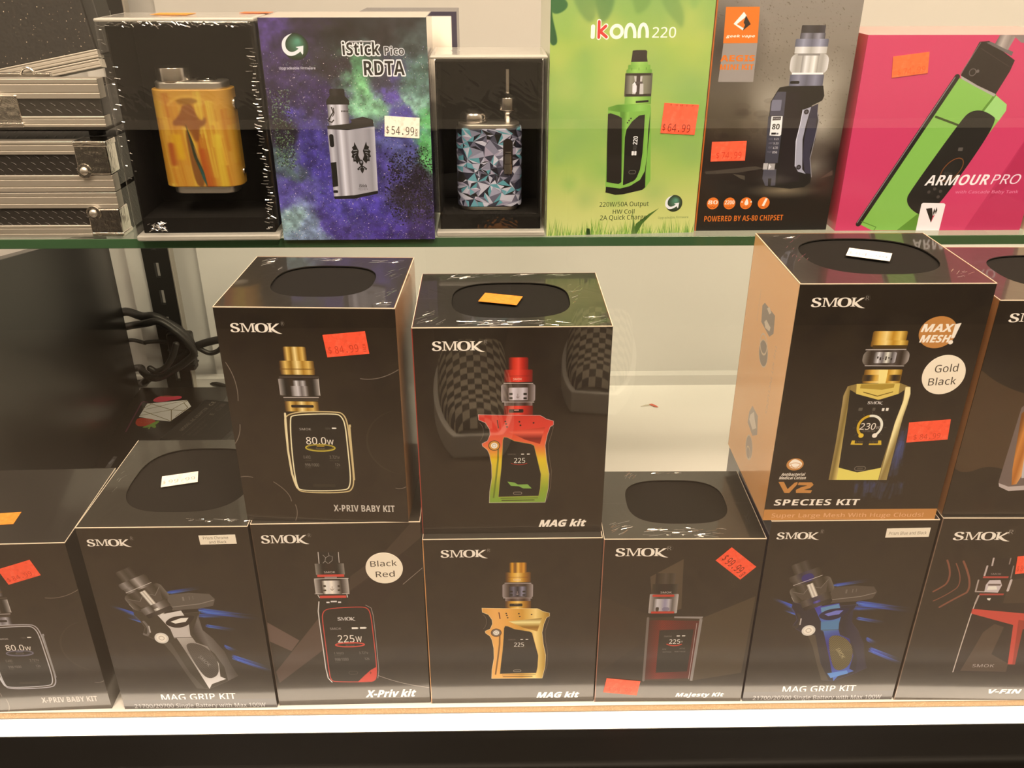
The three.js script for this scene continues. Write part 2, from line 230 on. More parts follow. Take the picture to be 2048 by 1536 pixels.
// ---- artwork shared by two boxes
function battery(c, x, y, k, col) { rect(c, x, y, x + 2.2 * k, y + 0.9 * k, col); rect(c, x + 2.2 * k, y + 0.25 * k, x + 2.5 * k, y + 0.65 * k, col); }
const BLACK = '#231d17';
function blackPrint(c, w, h) { rect(c, 0, 0, w, h, BLACK); reseed(Math.round(w * h)); grain(c, w, h, 220, ['rgba(60,50,40,.05)', 'rgba(0,0,0,.06)'], 2, 9); }
function magArt(v) {
  return (c, w, h) => {
    blackPrint(c, w, h);
    logo(c, 10.3, 7.8, 39.0, 14.3); reg(c, 38.6, 7.4, 40.1, 9.5);
    const M = v === 'rasta' ? ['#5a1210', '#c03428', '#e0483a', '#a82a20', '#6a1814'].map((x) => K(x)) : ['#3a2a12', '#c8902e', '#f0c468', '#a87420', '#5a3a14'].map((x) => K(x));
    // tank
    metal(c, 51.7, 17.9, 62.4, 26.3, M, 0.8); metal(c, 49.2, 25.3, 64.8, 32.9, M, 0.5);
    if (v === 'gold') { metal(c, 51.7, 17.9, 62.4, 25.7, ['#4a3416', '#d8982c', '#6a4414', '#e8b24a', '#a86c1c', '#d09030', '#503410'].map((x) => K(x)), 0.8); }
    line(c, [51.0, 29.1, 63.0, 29.2], 0.2, K('#601410')); T(c, 'SMOK', 54.1, 30.4, 59.0, 31.7, K('#e0c0a0'));
    metal(c, 47.5, 34.1, 66.4, 45.1, ['#9a8c82', '#3a302a', '#574a42', '#3a302a', '#9a8c82'].map((x) => K(x)), 1.4);
    metal(c, 51.6, 36.3, 62.4, 44.2, (v === 'gold' ? ['#2c2a30', '#66626a', '#2c2a2e', '#8a8690', '#3a383c'] : ['#8a7a72', '#d0c2ba', '#b0a29a', '#c8bab2', '#80706a']).map((x) => K(x)), 0.3);
    rect(c, 52.0, 39.6, 53.8, 40.9, K('#241c18')); rect(c, 59.9, 39.7, 61.7, 41.0, K('#241c18')); rect(c, 52.0, 42.2, 53.8, 43.5, K('#241c18')); rect(c, 59.9, 42.4, 61.7, 43.6, K('#241c18'));
    line(c, [56.7, 40.2, 56.7, 42.8, 55.9, 42.0, 56.7, 42.8, 57.5, 42.0], 0.4, K('#8a7a72'));
    line(c, [49.0, 33.6, 65.0, 33.8], 0.5, K('#b8a898')); line(c, [48.1, 45.2, 65.7, 45.5], 0.5, K('#b8a898'));
    metal(c, 49.2, 45.5, 64.9, 47.9, ['#8a7a70', '#3a2a26', '#6a5a52', '#3a2a26', '#8a7a70'].map((x) => K(x)));
    metal(c, 48.9, 47.7, 65.2, 54.6, M, 0.4); rect(c, 51.9, 49.8, 59.9, 52.0, K('#28120e'), 0.5); rect(c, 54.7, 50.1, 57.4, 50.8, K(v === 'gold' ? '#5a4422' : '#c88a78'));
    // grip shadow and frame
    const back = [73.1, 61.3, 77.0, 61.3, 75.9, 66.6, 74.4, 72.4, 74.7, 79.6, 76.4, 90.6, 76.2, 101.7, 74.2, 110.5, 72.8, 112.4];
    poly(c, back, K('#2e2822')); line(c, back, 0.3, K('#6a5c4c'));
    const body = [34.6, 53.0, 51.9, 53.7, 69.2, 53.9, 71.0, 54.9, 72.9, 56.3, 76.9, 57.6, 77.0, 60.2, 75.2, 61.2, 73.6, 66.5, 72.5, 73.6, 73.5, 83.2, 75.2, 93.0, 74.9, 102.9, 73.2, 112.7, 40.1, 112.5, 40.4, 104.8, 41.8, 94.9, 41.7, 86.3, 40.6, 79.1, 39.4, 76.1, 36.7, 73.6, 36.4, 71.9, 39.6, 70.1, 41.1, 66.0, 40.8, 62.5, 38.6, 58.4, 34.8, 56.4];
    const top = [34.6, 53.0], bot = [40.1, 112.5];
    poly(c, body, v === 'rasta' ? grad(c, 0, top[1], 0, bot[1], ['#c43a30', '#d04034', '#d8623a', '#d8b42e', '#c0b03a', '#8a9a34', '#7a9a3c'].map((x) => K(x))) : grad(c, top[0], 0, top[0] + 42, 0, ['#d89a4a', '#e8a858', '#e0a04a', '#c8923a', '#f0cc78', '#9a7028'].map((x) => K(x))));
    line(c, body, 0.25, K(v === 'rasta' ? '#c8b0a0' : '#f0d8a0'), true);
    // left rib, scoop
    line(c, [45.7, 72.0, 45.5, 82.8, 44.3, 94.9, 42.7, 108.7], 1.0, KA(v === 'rasta' ? '#5a6428' : '#5a3c16', 0.7));
    poly(c, [44.9, 56.6, 45.5, 56.6, 46.2, 62.0, 45.6, 62.0], K('#50140e'));
    poly(c, [51.1, 64.1, 72.3, 61.6, 70.8, 67.1, 69.5, 72.6, 61.0, 69.6], grad(c, 0, top[1] + 8, 0, top[1] + 20, (v === 'rasta' ? ['#a82a20', '#e06048', '#7a2018', '#a83424'] : ['#7a5420', '#f4dc90', '#8a6020', '#c89848']).map((x) => K(x))));
    for (const p of [[49.8, 57.6], [50.2, 59.2], [50.7, 61.1], [57.7, 57.9], [58.3, 60.2], [65.7, 58.7]]) disc(c, p[0], p[1], 0.48, K('#2a0c08'));
    // trigger and button
    curve(c, [35.6, 58.1, 38.4, 60.8, 37.9, 65.4, 37.2, 68.9, 35.6, 70.1], 1.4, K('#1c1612')); curve(c, [35.2, 58.3, 37.8, 60.7, 37.3, 65.4, 36.6, 68.9, 35.2, 70.1], 0.25, K('#7a6a58'));
    const B = [43.4, 73.3]; disc(c, B[0], B[1], 3.4, K('#5a3a18')); disc(c, B[0], B[1], 2.9, K(v === 'rasta' ? '#c88a3a' : '#7a6a58')); disc(c, B[0], B[1], 1.9, K('#e8dcc8')); ring(c, B[0], B[1], 1.0, 1.0, 0.3, K('#a89880'));
    // screen
    const scr = [49.0, 67.8, 50.9, 68.1, 54.9, 70.4, 64.6, 72.6, 66.2, 73.7, 68.1, 82.5, 70.4, 92.9, 70.1, 102.8, 69.3, 108.1, 45.5, 108.5, 46.2, 99.9, 47.3, 88.9, 48.0, 78.0, 48.3, 69.7];
    poly(c, scr, K('#1e1712')); line(c, scr, 0.25, K(v === 'rasta' ? '#a89a4a' : '#c89a50'), true);
    T(c, 'SMOK', 51.0, 78.8, 55.8, 79.8, K('#8a7a68')); battery(c, 58.8, 78.9, 0.72, K('#e8dcc8')); battery(c, 62.1, 78.9, 0.72, K('#e8dcc8'));
    T(c, '225', 54.7, 81.7, 61.1, 85.2, K('#e8dcc8'));
    if (v === 'rasta') { curve(c, [53.1, 85.3, 57.6, 87.3, 62.2, 85.4], 0.45, K('#a02a24')); poly(c, [50.8, 97.8, 55.0, 98.5, 57.0, 99.9, 62.7, 99.8, 65.2, 102.8, 60.2, 102.7, 57.5, 101.2, 52.9, 100.8], K('#7aa048')); }
    else { curve(c, [53.1, 85.3, 57.6, 86.8, 62.2, 85.4], 0.25, K('#5a4c3a')); }
    c.beginPath(); { const a = [54.4, 105.2], b = [59.3, 106.8]; c.roundRect(a[0], a[1], b[0] - a[0], b[1] - a[1], 1.4); } c.lineWidth = 0.3; c.strokeStyle = K('#a89880'); c.stroke();
    line(c, [47.0, 109.5, 68.7, 109.4], 0.4, KA('#4a3a14', 0.8)); line(c, [47.6, 111.0, 66.6, 110.9], 0.6, KA('#3a3010', 0.8));
    T(c, 'MAG kit', 69.8, 125.1, 98.5, 130.2, K('#f2e6cc'), { bold: true, skew: 0.3, stroke: 5, strokeCol: K('#f2e6cc') });
  };
}
const MAG = [107.5, 134.2, 85.1], XBS = [95.3, 135.1, 82.2], GRIP = [100.2, 146.2, 100.5], XPS = [99.5, 146.6, 90], MAJS = [97.3, 133.4, 74.9], VFS = [115, 147.6, 90], RUS = [115, 136.5, 90], V2S = [102.2, 148.2, 88.3];
kitBox({ size: MAG, at: [7.8, 0, -421.5], turn: 0.04, art: texture(107.5, 134.2, 7, magArt('gold')), sides: lin(0.07, 0.03, 0.02), edge: lin(0.55, 0.27, 0.1), label: 'black carton printed with a gold pistol-grip device, standing under the red-to-green one' });
{
  const t = kitBox({ size: MAG, at: [7.7, 134.4, -427.4], turn: 0.4, art: texture(107.5, 134.2, 7, magArt('rasta')), sides: lin(0.1, 0.02, 0.02), edge: lin(0.3, 0.04, 0.03), hole: [0.315, 0.33, 2.9, 0.0, -0.02], label: 'black carton printed with a red-to-green pistol-grip device, on the gold one' });
  topCreases(t, MAG, [[0, 37, 46, 60, 7, 9, 0], [-30, -37, 16, 20, 6, 10, 0.5], [38, -6, 16, 10, 30, 6, 0.9], [-44, 30, 14, 12, 20, 8, 0.9], [10, -39, 16, 50, 4, 9, 0.1], [46, 34, 16, 8, 10, 8, 0.5]], 71);
  sticker(t, 'T', MAG, [38.9, 50.8, 60.7, 44.4, 35.2, 37.4], paper(priceTex(K('#ff9a3a', 0.62), inkRed, '')), 'price_sticker', false, 'plain orange price sticker');
}

function babyArt(v) {
  return (c, w, h) => {
    blackPrint(c, w, h);
    if (v === 'gold') { logo(c, 7.5, 8.9, 35.0, 14.9); reg(c, 34.9, 8.0, 36.1, 10.1); } else { logo(c, 7.5, 8.9, 35.0, 14.9); reg(c, 34.9, 8.0, 36.1, 10.1); }
    // arcs
    for (const p of [[2.1, 32.0, 7.4, 43.0, 5.6, 55.3], [74.2, 41.0, 84.5, 42.8, 95.8, 35.0], [4.5, 70.3, 3.7, 79.7, -2.3, 85.1], [18.7, 108.1, 27.5, 114.9, 27.6, 121.3], [29.6, 123.8, 31.1, 129.6, 28.3, 135.5], [89.2, 111.4, 92.3, 112.6, 95.8, 110.0], [0.1, 105.0, 3.4, 104.0, 7.0, 105.2]]) curve(c, p, 0.45, KA('#b8a890', 0.55));
    disc(c, 95.2, 81.0, 21, KA('#4a4236', 0.35)); disc(c, 96.4, 81.0, 21, BLACK);
    const G = (v === 'gold' ? ['#4a3414', '#e0b860', '#8a6428', '#f0d48a', '#a87c30', '#d8b05a', '#5a4018'] : ['#2a2828', '#b0a8a0', '#4a4644', '#d0c8c0', '#6a6460', '#a8a098', '#302c2a']).map((x) => K(x));
    metal(c, 33.9, 22.4, 46.3, 30.8, G, 0.9); metal(c, 31.1, 30.7, 49.8, 39.0, G, 0.6); rect(c, 30.8, 35.3, 50.1, 36.0, KA('#6a4a1a', 0.6));
    metal(c, 29.4, 41.4, 51.3, 51.7, ['#a89c8c', '#241c16', '#3a3028', '#1c1612', '#3a3028', '#241c16', '#a89c8c'].map((x) => K(x)), 0.8);
    metal(c, 37.1, 42.5, 44.4, 45.9, ['#4a443e', '#d8d0c4', '#6a625a', '#b8b0a4', '#4a443e'].map((x) => K(x))); metal(c, 35.5, 45.8, 45.3, 52.1, ['#4a443e', '#a89e92', '#c8beb2', '#6a625a', '#a89e92', '#3a342e'].map((x) => K(x)));
    for (const [a, b] of [[[29.4, 41.4], [29.3, 51.9]], [[51.1, 41.2], [51.4, 51.7]]]) rect(c, a[0], a[1], b[0], b[1], K('#c8bca8'));
    line(c, [30.1, 40.5, 51.5, 40.3], 0.4, K('#6a6054')); line(c, [31.1, 53.0, 50.2, 52.8], 0.6, K('#a89c8c')); line(c, [31.4, 54.6, 49.6, 54.4], 0.8, K('#4a4238'));
    metal(c, 31.1, 55.3, 49.8, 61.7, G, 0.5); rect(c, 34.6, 57.5, 47.0, 59.2, K('#2a1c0c'), 0.6);
    // body
    const bd = [30.6, 61.9, 60.0, 61.4, 63.3, 63.3, 64.7, 67.9, 65.0, 75.5, 65.3, 88.5, 65.4, 105.7, 64.3, 111.9, 60.9, 115.0, 34.9, 115.3, 31.5, 112.4, 29.7, 102.4, 29.5, 86.6, 29.5, 72.3];
    const E = v === 'gold' ? '#c8b078' : '#a8a098';
    c.lineJoin = 'round'; smooth(c, bd); c.fillStyle = K('#3a3022'); c.fill(); c.lineWidth = 0.8; c.strokeStyle = K(E); c.stroke();
    line(c, [30.6, 63.0, 29.5, 86.6, 30.0, 102.4, 31.9, 111.7], 1.2, K(v === 'gold' ? '#e0cc98' : '#c8c0b4'));
    const sc = [33.1, 66.5, 34.4, 63.7, 58.8, 62.7, 61.9, 64.4, 63.5, 69.6, 63.6, 85.0, 63.7, 103.2, 62.7, 110.7, 60.0, 113.5, 33.9, 114.1, 31.9, 111.1, 31.4, 97.5, 32.0, 79.4];
    smooth(c, sc); c.fillStyle = K('#1e1812'); c.fill(); c.lineWidth = 0.75; c.strokeStyle = K(v === 'gold' ? '#e8d8a4' : '#b8b0a4'); c.stroke();
    rect(c, 65.5, 69.6, 66.6, 71.3, K(E)); line(c, [65.8, 70.2, 65.7, 84.9, 65.6, 105.9], 1.0, K(v === 'gold' ? '#c8b078' : '#8a8478'));
    T(c, 'SMOK', 37.5, 72.0, 44.1, 73.6, K('#b8ac98')); T(c, '100%', 51.9, 71.7, 54.8, 73.0, K('#7a7060')); battery(c, 55.8, 71.6, 1.05, K('#e8dcc8'));
    T(c, '80.0', 40.5, 77.9, 51.8, 82.7, K('#f0e6d4')); T(c, 'W', 52.2, 79.6, 56.0, 82.7, K('#f0e6d4'));
    const el = [48.1, 84.9]; ring(c, el[0], el[1], 8.20, 2.10, 0.9, K(v === 'gold' ? '#b8a23a' : '#6a6670')); ring(c, el[0], el[1] - 0.4, 7.06, 1.62, 0.3, K(v === 'gold' ? '#7a6c2a' : '#4a4850')); rect(c, 46.1, 83.5, 50.5, 84.0, K(v === 'gold' ? '#c8a030' : '#7a7a88')); T(c, 'Normal', 45.6, 84.8, 50.5, 85.7, K('#8a8070'));
    const tc = K('#8a806e'); T(c, '0.40Ω', 37.8, 90.1, 41.8, 92.2, tc); T(c, 'OHM', 38.8, 92.9, 42.0, 93.9, K('#5a5244')); T(c, '3.721v', 52.7, 89.9, 58.4, 92.0, tc); T(c, 'VOLTAGE', 52.4, 92.8, 58.1, 93.7, K('#5a5244')); T(c, '998/1000', 38.2, 95.2, 46.2, 97.3, tc); T(c, 'PUFF', 38.2, 97.7, 41.5, 98.8, K('#5a5244')); T(c, '12s', 55.4, 95.0, 58.2, 96.9, tc); T(c, 'SEC', 55.4, 97.5, 57.8, 98.6, K('#5a5244'));
    rect(c, 41.4, 109.2, 54.4, 111.1, K('#34302a'), 0.6);
    const nm = v === 'gold' ? grad(c, 0, 119, 0, 127, [K('#c8bca4'), K('#8a8070')]) : K('#a89c88'); T(c, 'X-PRIV BABY KIT', 51.9, 123.5, 87.7, 128.2, nm, { bold: true });
  };
}
{
  const t = kitBox({ size: XBS, at: [-304.5, 0, -419.6], turn: 1.4, art: texture(95.3, 135.1, 7, babyArt('silver')), sides: lin(0.012, 0.01, 0.01), plainTop: true, label: 'black carton printed with a silver rounded device, before the black board' });
  sticker(t, 'F', XBS, [52.2, 18.3, 72.7, 11.7, 54.7, 30.2], paper(priceTex(RED, inkRed, '84.99', { y0: 9.5, y1: 14 })), 'price_sticker', false, 'red-orange price sticker');
  sticker(t, 'T', XBS, [36.3, 30.9, 55.8, 32.4, 36.8, 18.3], paper(priceTex(K('#ff9a3a', 0.62), inkRed, '')), 'price_sticker', false, 'orange price sticker on top');
}
{
  const copper = lin(0.36, 0.19, 0.085);
  const t = kitBox({ size: XBS, at: [-101.2, 146.8, -423.6], turn: -2.2, art: texture(95.3, 135.1, 7, babyArt('gold')), sides: copper, left: lin(0.012, 0.01, 0.01), hole: [0.30, 0.31, 2.7, 0.02, 0.0], label: 'black carton printed with a gold rounded device, on the black and red one' });
  topCreases(t, XBS, [[-4, -37, 20, 16, 6, 5, 0.4], [40, 0, 16, 8, 50, 6, 1.0], [-38, -32, 10, 8, 10, 6, 0.8], [34, -34, 10, 20, 6, 9, 0.3], [40, 34, 8, 8, 8, 5, 0.5]], 73);
  sticker(t, 'F', XBS, [56.2, 15.4, 78.9, 13.0, 57.4, 28.4], paper(priceTex(RED, inkRed, '84.99', { each: 1, x1: 20 })), 'price_sticker', false, 'red-orange price sticker');
}
function gripArt(v) {
  return (c, w, h) => {
    blackPrint(c, w, h);
    logo(c, 4.4, 8.3, 30.4, 14.0); reg(c, 30.6, 6.8, 32.0, 9.2);
    // light streaks
    const blue = v === 'chrome' ? ['#2a4aa0', '#4a7ad0', '#1e3070'] : ['#3a56b0', '#4a78c8', '#262c70'];
    reseed(31);
    const streak = (x0, y0, x1, y1, wd, n) => { for (let i = 0; i < n; i++) { const a = (rnd() - 0.5) * wd, k = 0.3 + 0.7 * rnd(), p = rnd() * 0.15, ex = x0 + (x1 - x0) * k, ey = y0 + a * 1.25 + (y1 - y0) * k, g = c.createLinearGradient(x0, y0, ex, ey), q = blue[i % 3]; g.addColorStop(0, KA(q, 0.5, 1.3)); g.addColorStop(0.35, KA(q, 0.3, 1.2)); g.addColorStop(1, KA(q, 0)); line(c, [x0 + (x1 - x0) * p, y0 + a + (y1 - y0) * p, ex, ey], 0.25 + rnd() * 0.55, g); } };
    streak(61.3, 63.0, 101.1, 69.7, 3.6, 60); streak(59.4, 67.5, 89.8, 67.2, 3, 22); streak(64.0, 75.2, 85.7, 79.9, 2.2, 26); streak(73.2, 92.5, 84.2, 99.0, 2.6, 20); streak(76.7, 101.3, 103.9, 114.7, 4.0, 64); streak(44.1, 49.1, 67.7, 45.0, 2.2, 24);
    streak(23.6, 66.2, 6.6, 58.5, 3.2, 44); streak(25.0, 70.8, 15.5, 66.1, 3.2, 26); streak(34.6, 88.7, 28.4, 83.9, 1.5, 10);
    const ch = v === 'chrome';
    // pistol body, back strap
    const body = [21.6, 61.7, 36.8, 66.9, 62.3, 64.2, 59.9, 70.6, 61.7, 79.0, 67.0, 86.1, 71.5, 95.6, 74.1, 106.9, 78.2, 117.6, 70.6, 122.4, 58.0, 128.9, 50.7, 128.2, 47.2, 113.0, 43.2, 100.8, 37.9, 90.4, 31.4, 86.8, 27.2, 83.9, 24.2, 81.5, 26.4, 76.2, 24.0, 70.0, 21.5, 66.2];
    poly(c, body, K(ch ? '#3c362e' : '#2c2a30')); line(c, body, 0.3, K(ch ? '#5a5248' : '#46425a'));
    poly(c, [60.7, 66.8, 61.7, 79.0, 67.0, 86.1, 72.6, 96.5, 74.9, 106.9, 78.2, 117.6, 71.3, 121.9, 70.6, 110.1, 66.3, 98.7, 59.5, 89.1, 54.8, 81.3], grad(c, 56.6, 92.2, 77.4, 87.9, (ch ? ['#2c2822', '#6a6258', '#4a443c', '#38322a'] : ['#22202a', '#2e2c3a', '#34303a', '#2a2622']).map((x) => K(x))));
    poly(c, [34.7, 88.4, 39.9, 88.8, 47.2, 113.0, 55.0, 128.3, 50.1, 128.2, 45.1, 114.6, 39.9, 99.1], K(ch ? '#4e483e' : '#4a4236'));
    // bright flank
    poly(c, [35.8, 66.4, 50.9, 62.9, 54.0, 72.0, 53.4, 82.8, 55.9, 89.1, 62.5, 92.3, 67.5, 106.8, 66.9, 118.2, 70.3, 120.3, 60.5, 124.7, 58.2, 128.9, 52.5, 109.8, 46.2, 90.5, 41.9, 78.0], grad(c, 38.5, 67.2, 63.3, 126.4, (ch ? ['#d8ccb8', '#b8ac98', '#8a8072', '#c8bca8', '#e0d4c0'] : ['#3a3a90', '#4a78a8', '#2c2c74', '#36367c', '#4a70b0']).map((x) => K(x))));
    if (!ch) { poly(c, [39.8, 66.5, 50.8, 63.6, 52.0, 66.7, 40.9, 70.3], K('#5c88a2')); poly(c, [41.9, 78.0, 53.3, 76.6, 54.2, 85.1, 44.0, 85.8], K('#4a7898')); poly(c, [53.0, 122.1, 65.5, 119.5, 66.9, 122.3, 55.9, 126.3], K('#5a88b8')); }
    blob(c, [39.4, 71.8, 45.5, 67.3, 58.4, 66.7, 58.0, 69.0, 53.5, 75.1, 46.1, 77.3, 40.1, 74.8], K(ch ? '#2c261f' : '#221e3a')); poly(c, [42.9, 71.8, 49.9, 68.9, 54.6, 68.7, 52.3, 72.0, 45.6, 73.4], K(ch ? '#e8dcc8' : '#6a70b0'));
    poly(c, [41.8, 78.3, 52.1, 76.6, 53.7, 84.3, 42.9, 85.4], K(ch ? '#c0b4a2' : '#4a7898')); line(c, [43.0, 85.0, 54.0, 84.7], 0.35, K('#3a342c'));
    // grip inset
    const ins = [49.1, 90.5, 53.5, 89.0, 59.7, 91.5, 64.7, 97.1, 67.5, 106.8, 66.0, 116.6, 60.6, 120.1, 56.6, 118.0, 52.8, 108.2, 49.9, 96.9];
    smooth(c, ins); c.fillStyle = K(ch ? '#4a443c' : '#5a5036'); c.fill(); c.save(); c.clip(); for (let i = -40; i < 40; i++) { const a = [58.4, 103.4]; line(c, [a[0] + i * 1.1 - 12, a[1] - 16, a[0] + i * 1.1 + 12, a[1] + 16], 0.22, K(ch ? '#6a6258' : '#8a7c50')); line(c, [a[0] + i * 1.1 + 12, a[1] - 16, a[0] + i * 1.1 - 12, a[1] + 16], 0.22, K(ch ? '#2e2a24' : '#3a3422')); } c.restore();
    { c.save(); const a = [58.8, 104.7]; c.translate(a[0], a[1]); c.rotate(1.0); T(c, 'SMOK', -5, -1.4, 5, 1.2, K(ch ? '#8a8074' : '#a89868')); c.restore(); }
    // top plate
    poly(c, [44.4, 50.6, 57.9, 49.0, 70.3, 50.1, 73.1, 54.2, 71.2, 59.4, 62.7, 61.5, 45.7, 62.8, 43.9, 56.8], K(ch ? '#5a5248' : '#4e463c')); line(c, [46.2, 60.1, 63.3, 57.8, 72.1, 55.0], 0.6, K('#857a6c'));
    for (let i = 0; i < 6; i++) rect(c, 53.3, 52.2, 54.3, 55.1, K(ch ? '#7a7064' : '#6a6054')), rect(c, 55.7, 51.8, 55.7, 54.9, K('#6e6458')), rect(c, 57.4, 51.9, 57.8, 54.6, K('#6e6458')), rect(c, 59.7, 51.7, 60.0, 54.3, K('#6e6458'));
    // trigger, button
    curve(c, [26.3, 71.6, 29.7, 77.0, 27.0, 82.1, 26.2, 83.1, 24.7, 81.6], 1.6, K(ch ? '#6a6258' : '#3a342e')); line(c, [28.8, 75.4, 28.8, 80.1], 0.9, K('#b8ac9a'));
    const B = [35.0, 85.1]; disc(c, B[0], B[1], 4.4, K('#d8ccb4')); disc(c, B[0], B[1], 3.2, K('#f0e6d0')); ring(c, B[0], B[1], 1.6, 1.6, 0.4, K('#a89c88'));
    // tank, tilted
    c.save(); { const a = [33.2, 55.1]; c.translate(a[0], a[1]); } c.rotate(-0.44); const s = 0.11;
    const tm = (x0, y0, x1, y1, cols, r) => metal(c, x0 * s, y0 * s, x1 * s, y1 * s, cols.map((x) => K(x)), (r ?? 0) * s);
    const steel = ch ? ['#4a443c', '#8a8074', '#3e3830', '#a89c8c', '#5a5248', '#3a342c'] : ['#3a342e', '#5a5248', '#38323a', '#46404a', '#4a443c', '#322c26'];
    tm(-55, -245, 48, -150, ['#3a342c', '#5a5248', '#3e3830', '#4a443c', '#2e2822'], 12); tm(-92, -170, 88, -125, steel, 14); tm(-84, -128, 84, -86, steel, 6);
    if (!ch) rect(c, -30 * s, -150 * s, 40 * s, -95 * s, K('#35306a', 0.9), 3);
    tm(-118, -90, 122, 30, ['#6a6256', '#38322a', '#544c42', '#332d26', '#544c42', '#38322a', '#6a6256'], 30);
    poly(c, [-100 * s, -60 * s, -50 * s, -20 * s, 0, -60 * s, 50 * s, -20 * s, 105 * s, -60 * s, 70 * s, 20 * s, -70 * s, 20 * s], K('#4e463c')); line(c, [-100 * s, -60 * s, -50 * s, -20 * s, 0, -60 * s, 50 * s, -20 * s, 105 * s, -60 * s], 0.25, K('#8a8072'));
    tm(-16, -75, 22, 70, ['#8a8070', '#e8dcc8', '#b0a490', '#f0e6d4', '#8a8070'], 2); tm(-86, 28, 88, 78, steel, 8); tm(-18, 60, 22, 110, ch ? ['#8a8070', '#e8dcc8', '#a89c88'] : ['#34306a', '#5a56a0', '#3a3674'], 2); tm(-82, 76, 84, 104, ['#2a251f', '#4a443c', '#2a251f'], 8);
    line(c, [-84 * s, -104 * s, 84 * s, -104 * s], 0.4, K('#c8bca8')); line(c, [-118 * s, -30 * s, -116 * s, 6 * s], 0.3, K('#a89c88'));
    c.restore();
    T(c, 'MAG GRIP KIT', 25.6, 133.3, 74.2, 138.8, K('#f0e6d4'), { rise: -0.01, stroke: 1.5, strokeCol: K('#f0e6d4') });
    rect(c, 0, h - 8.2, w, h, '#1d1f2c'); T(c, '21700/20700 Single Battery with Max 100W', 6.8, 141.5, 92.8, 146.6, K('#a8a090'));
  };
}
{
  const t = kitBox({ size: GRIP, at: [-197.9, 0, -419.9], turn: -0.08, art: texture(100.2, 146.2, 7, gripArt('chrome')), sides: lin(0.012, 0.011, 0.012), hole: [0.38, 0.37, 2.9, 0.03, 0.02], label: 'black carton printed with a tilted chrome pistol-grip device on blue streaks' });
  topCreases(t, GRIP, [[34, -46, 18, 14, 4, 6, 0.3], [30, 44, 16, 40, 3, 6, 0.1], [-44, -10, 8, 4, 60, 5, 1.2]], 75);
  sticker(t, 'T', GRIP, [32.4, 54.3, 53.6, 60.2, 35.3, 41.7], paper(priceTex(WHITE, 'rgba(80,70,60,.5)', '99.99', { x0: 1, x1: 24, y0: 7, y1: 12 })), 'price_sticker', false, 'white price sticker on top');
  sticker(t, 'F', GRIP, [71.3, 6.3, 92.8, 5.8, 70.4, 12.7], paper(texture(20, 5, 16, (c, w, h) => { rect(c, 0, 0, w, h, '#e6e3da'); T(c, 'Prism Chrome', 2.2, 0.5, 16, 2.2, '#5a554c'); T(c, 'and Black', 5, 2.9, 14.6, 4.5, '#5a554c'); })), 'colour_sticker', false, 'white sticker lettered Prism Chrome and Black');
}
{
  const t = kitBox({ size: GRIP, at: [211.3, 0, -420.0], turn: -0.11, art: texture(100.2, 146.2, 7, gripArt('blue')), sides: lin(0.02, 0.018, 0.05), left: lin(0.02, 0.02, 0.06), label: 'black carton printed with a tilted dark blue pistol-grip device on blue streaks' });
  sticker(t, 'F', GRIP, [69.4, 6.2, 95.5, 5.8, 70.3, 12.6], paper(texture(24, 5, 16, (c, w, h) => { rect(c, 0, 0, w, h, '#e6e3da'); T(c, 'Prism Blue and Black', 1.6, 1.7, 22.4, 3.6, '#7a746a'); })), 'colour_sticker', false, 'white sticker lettered Prism Blue and Black');
}
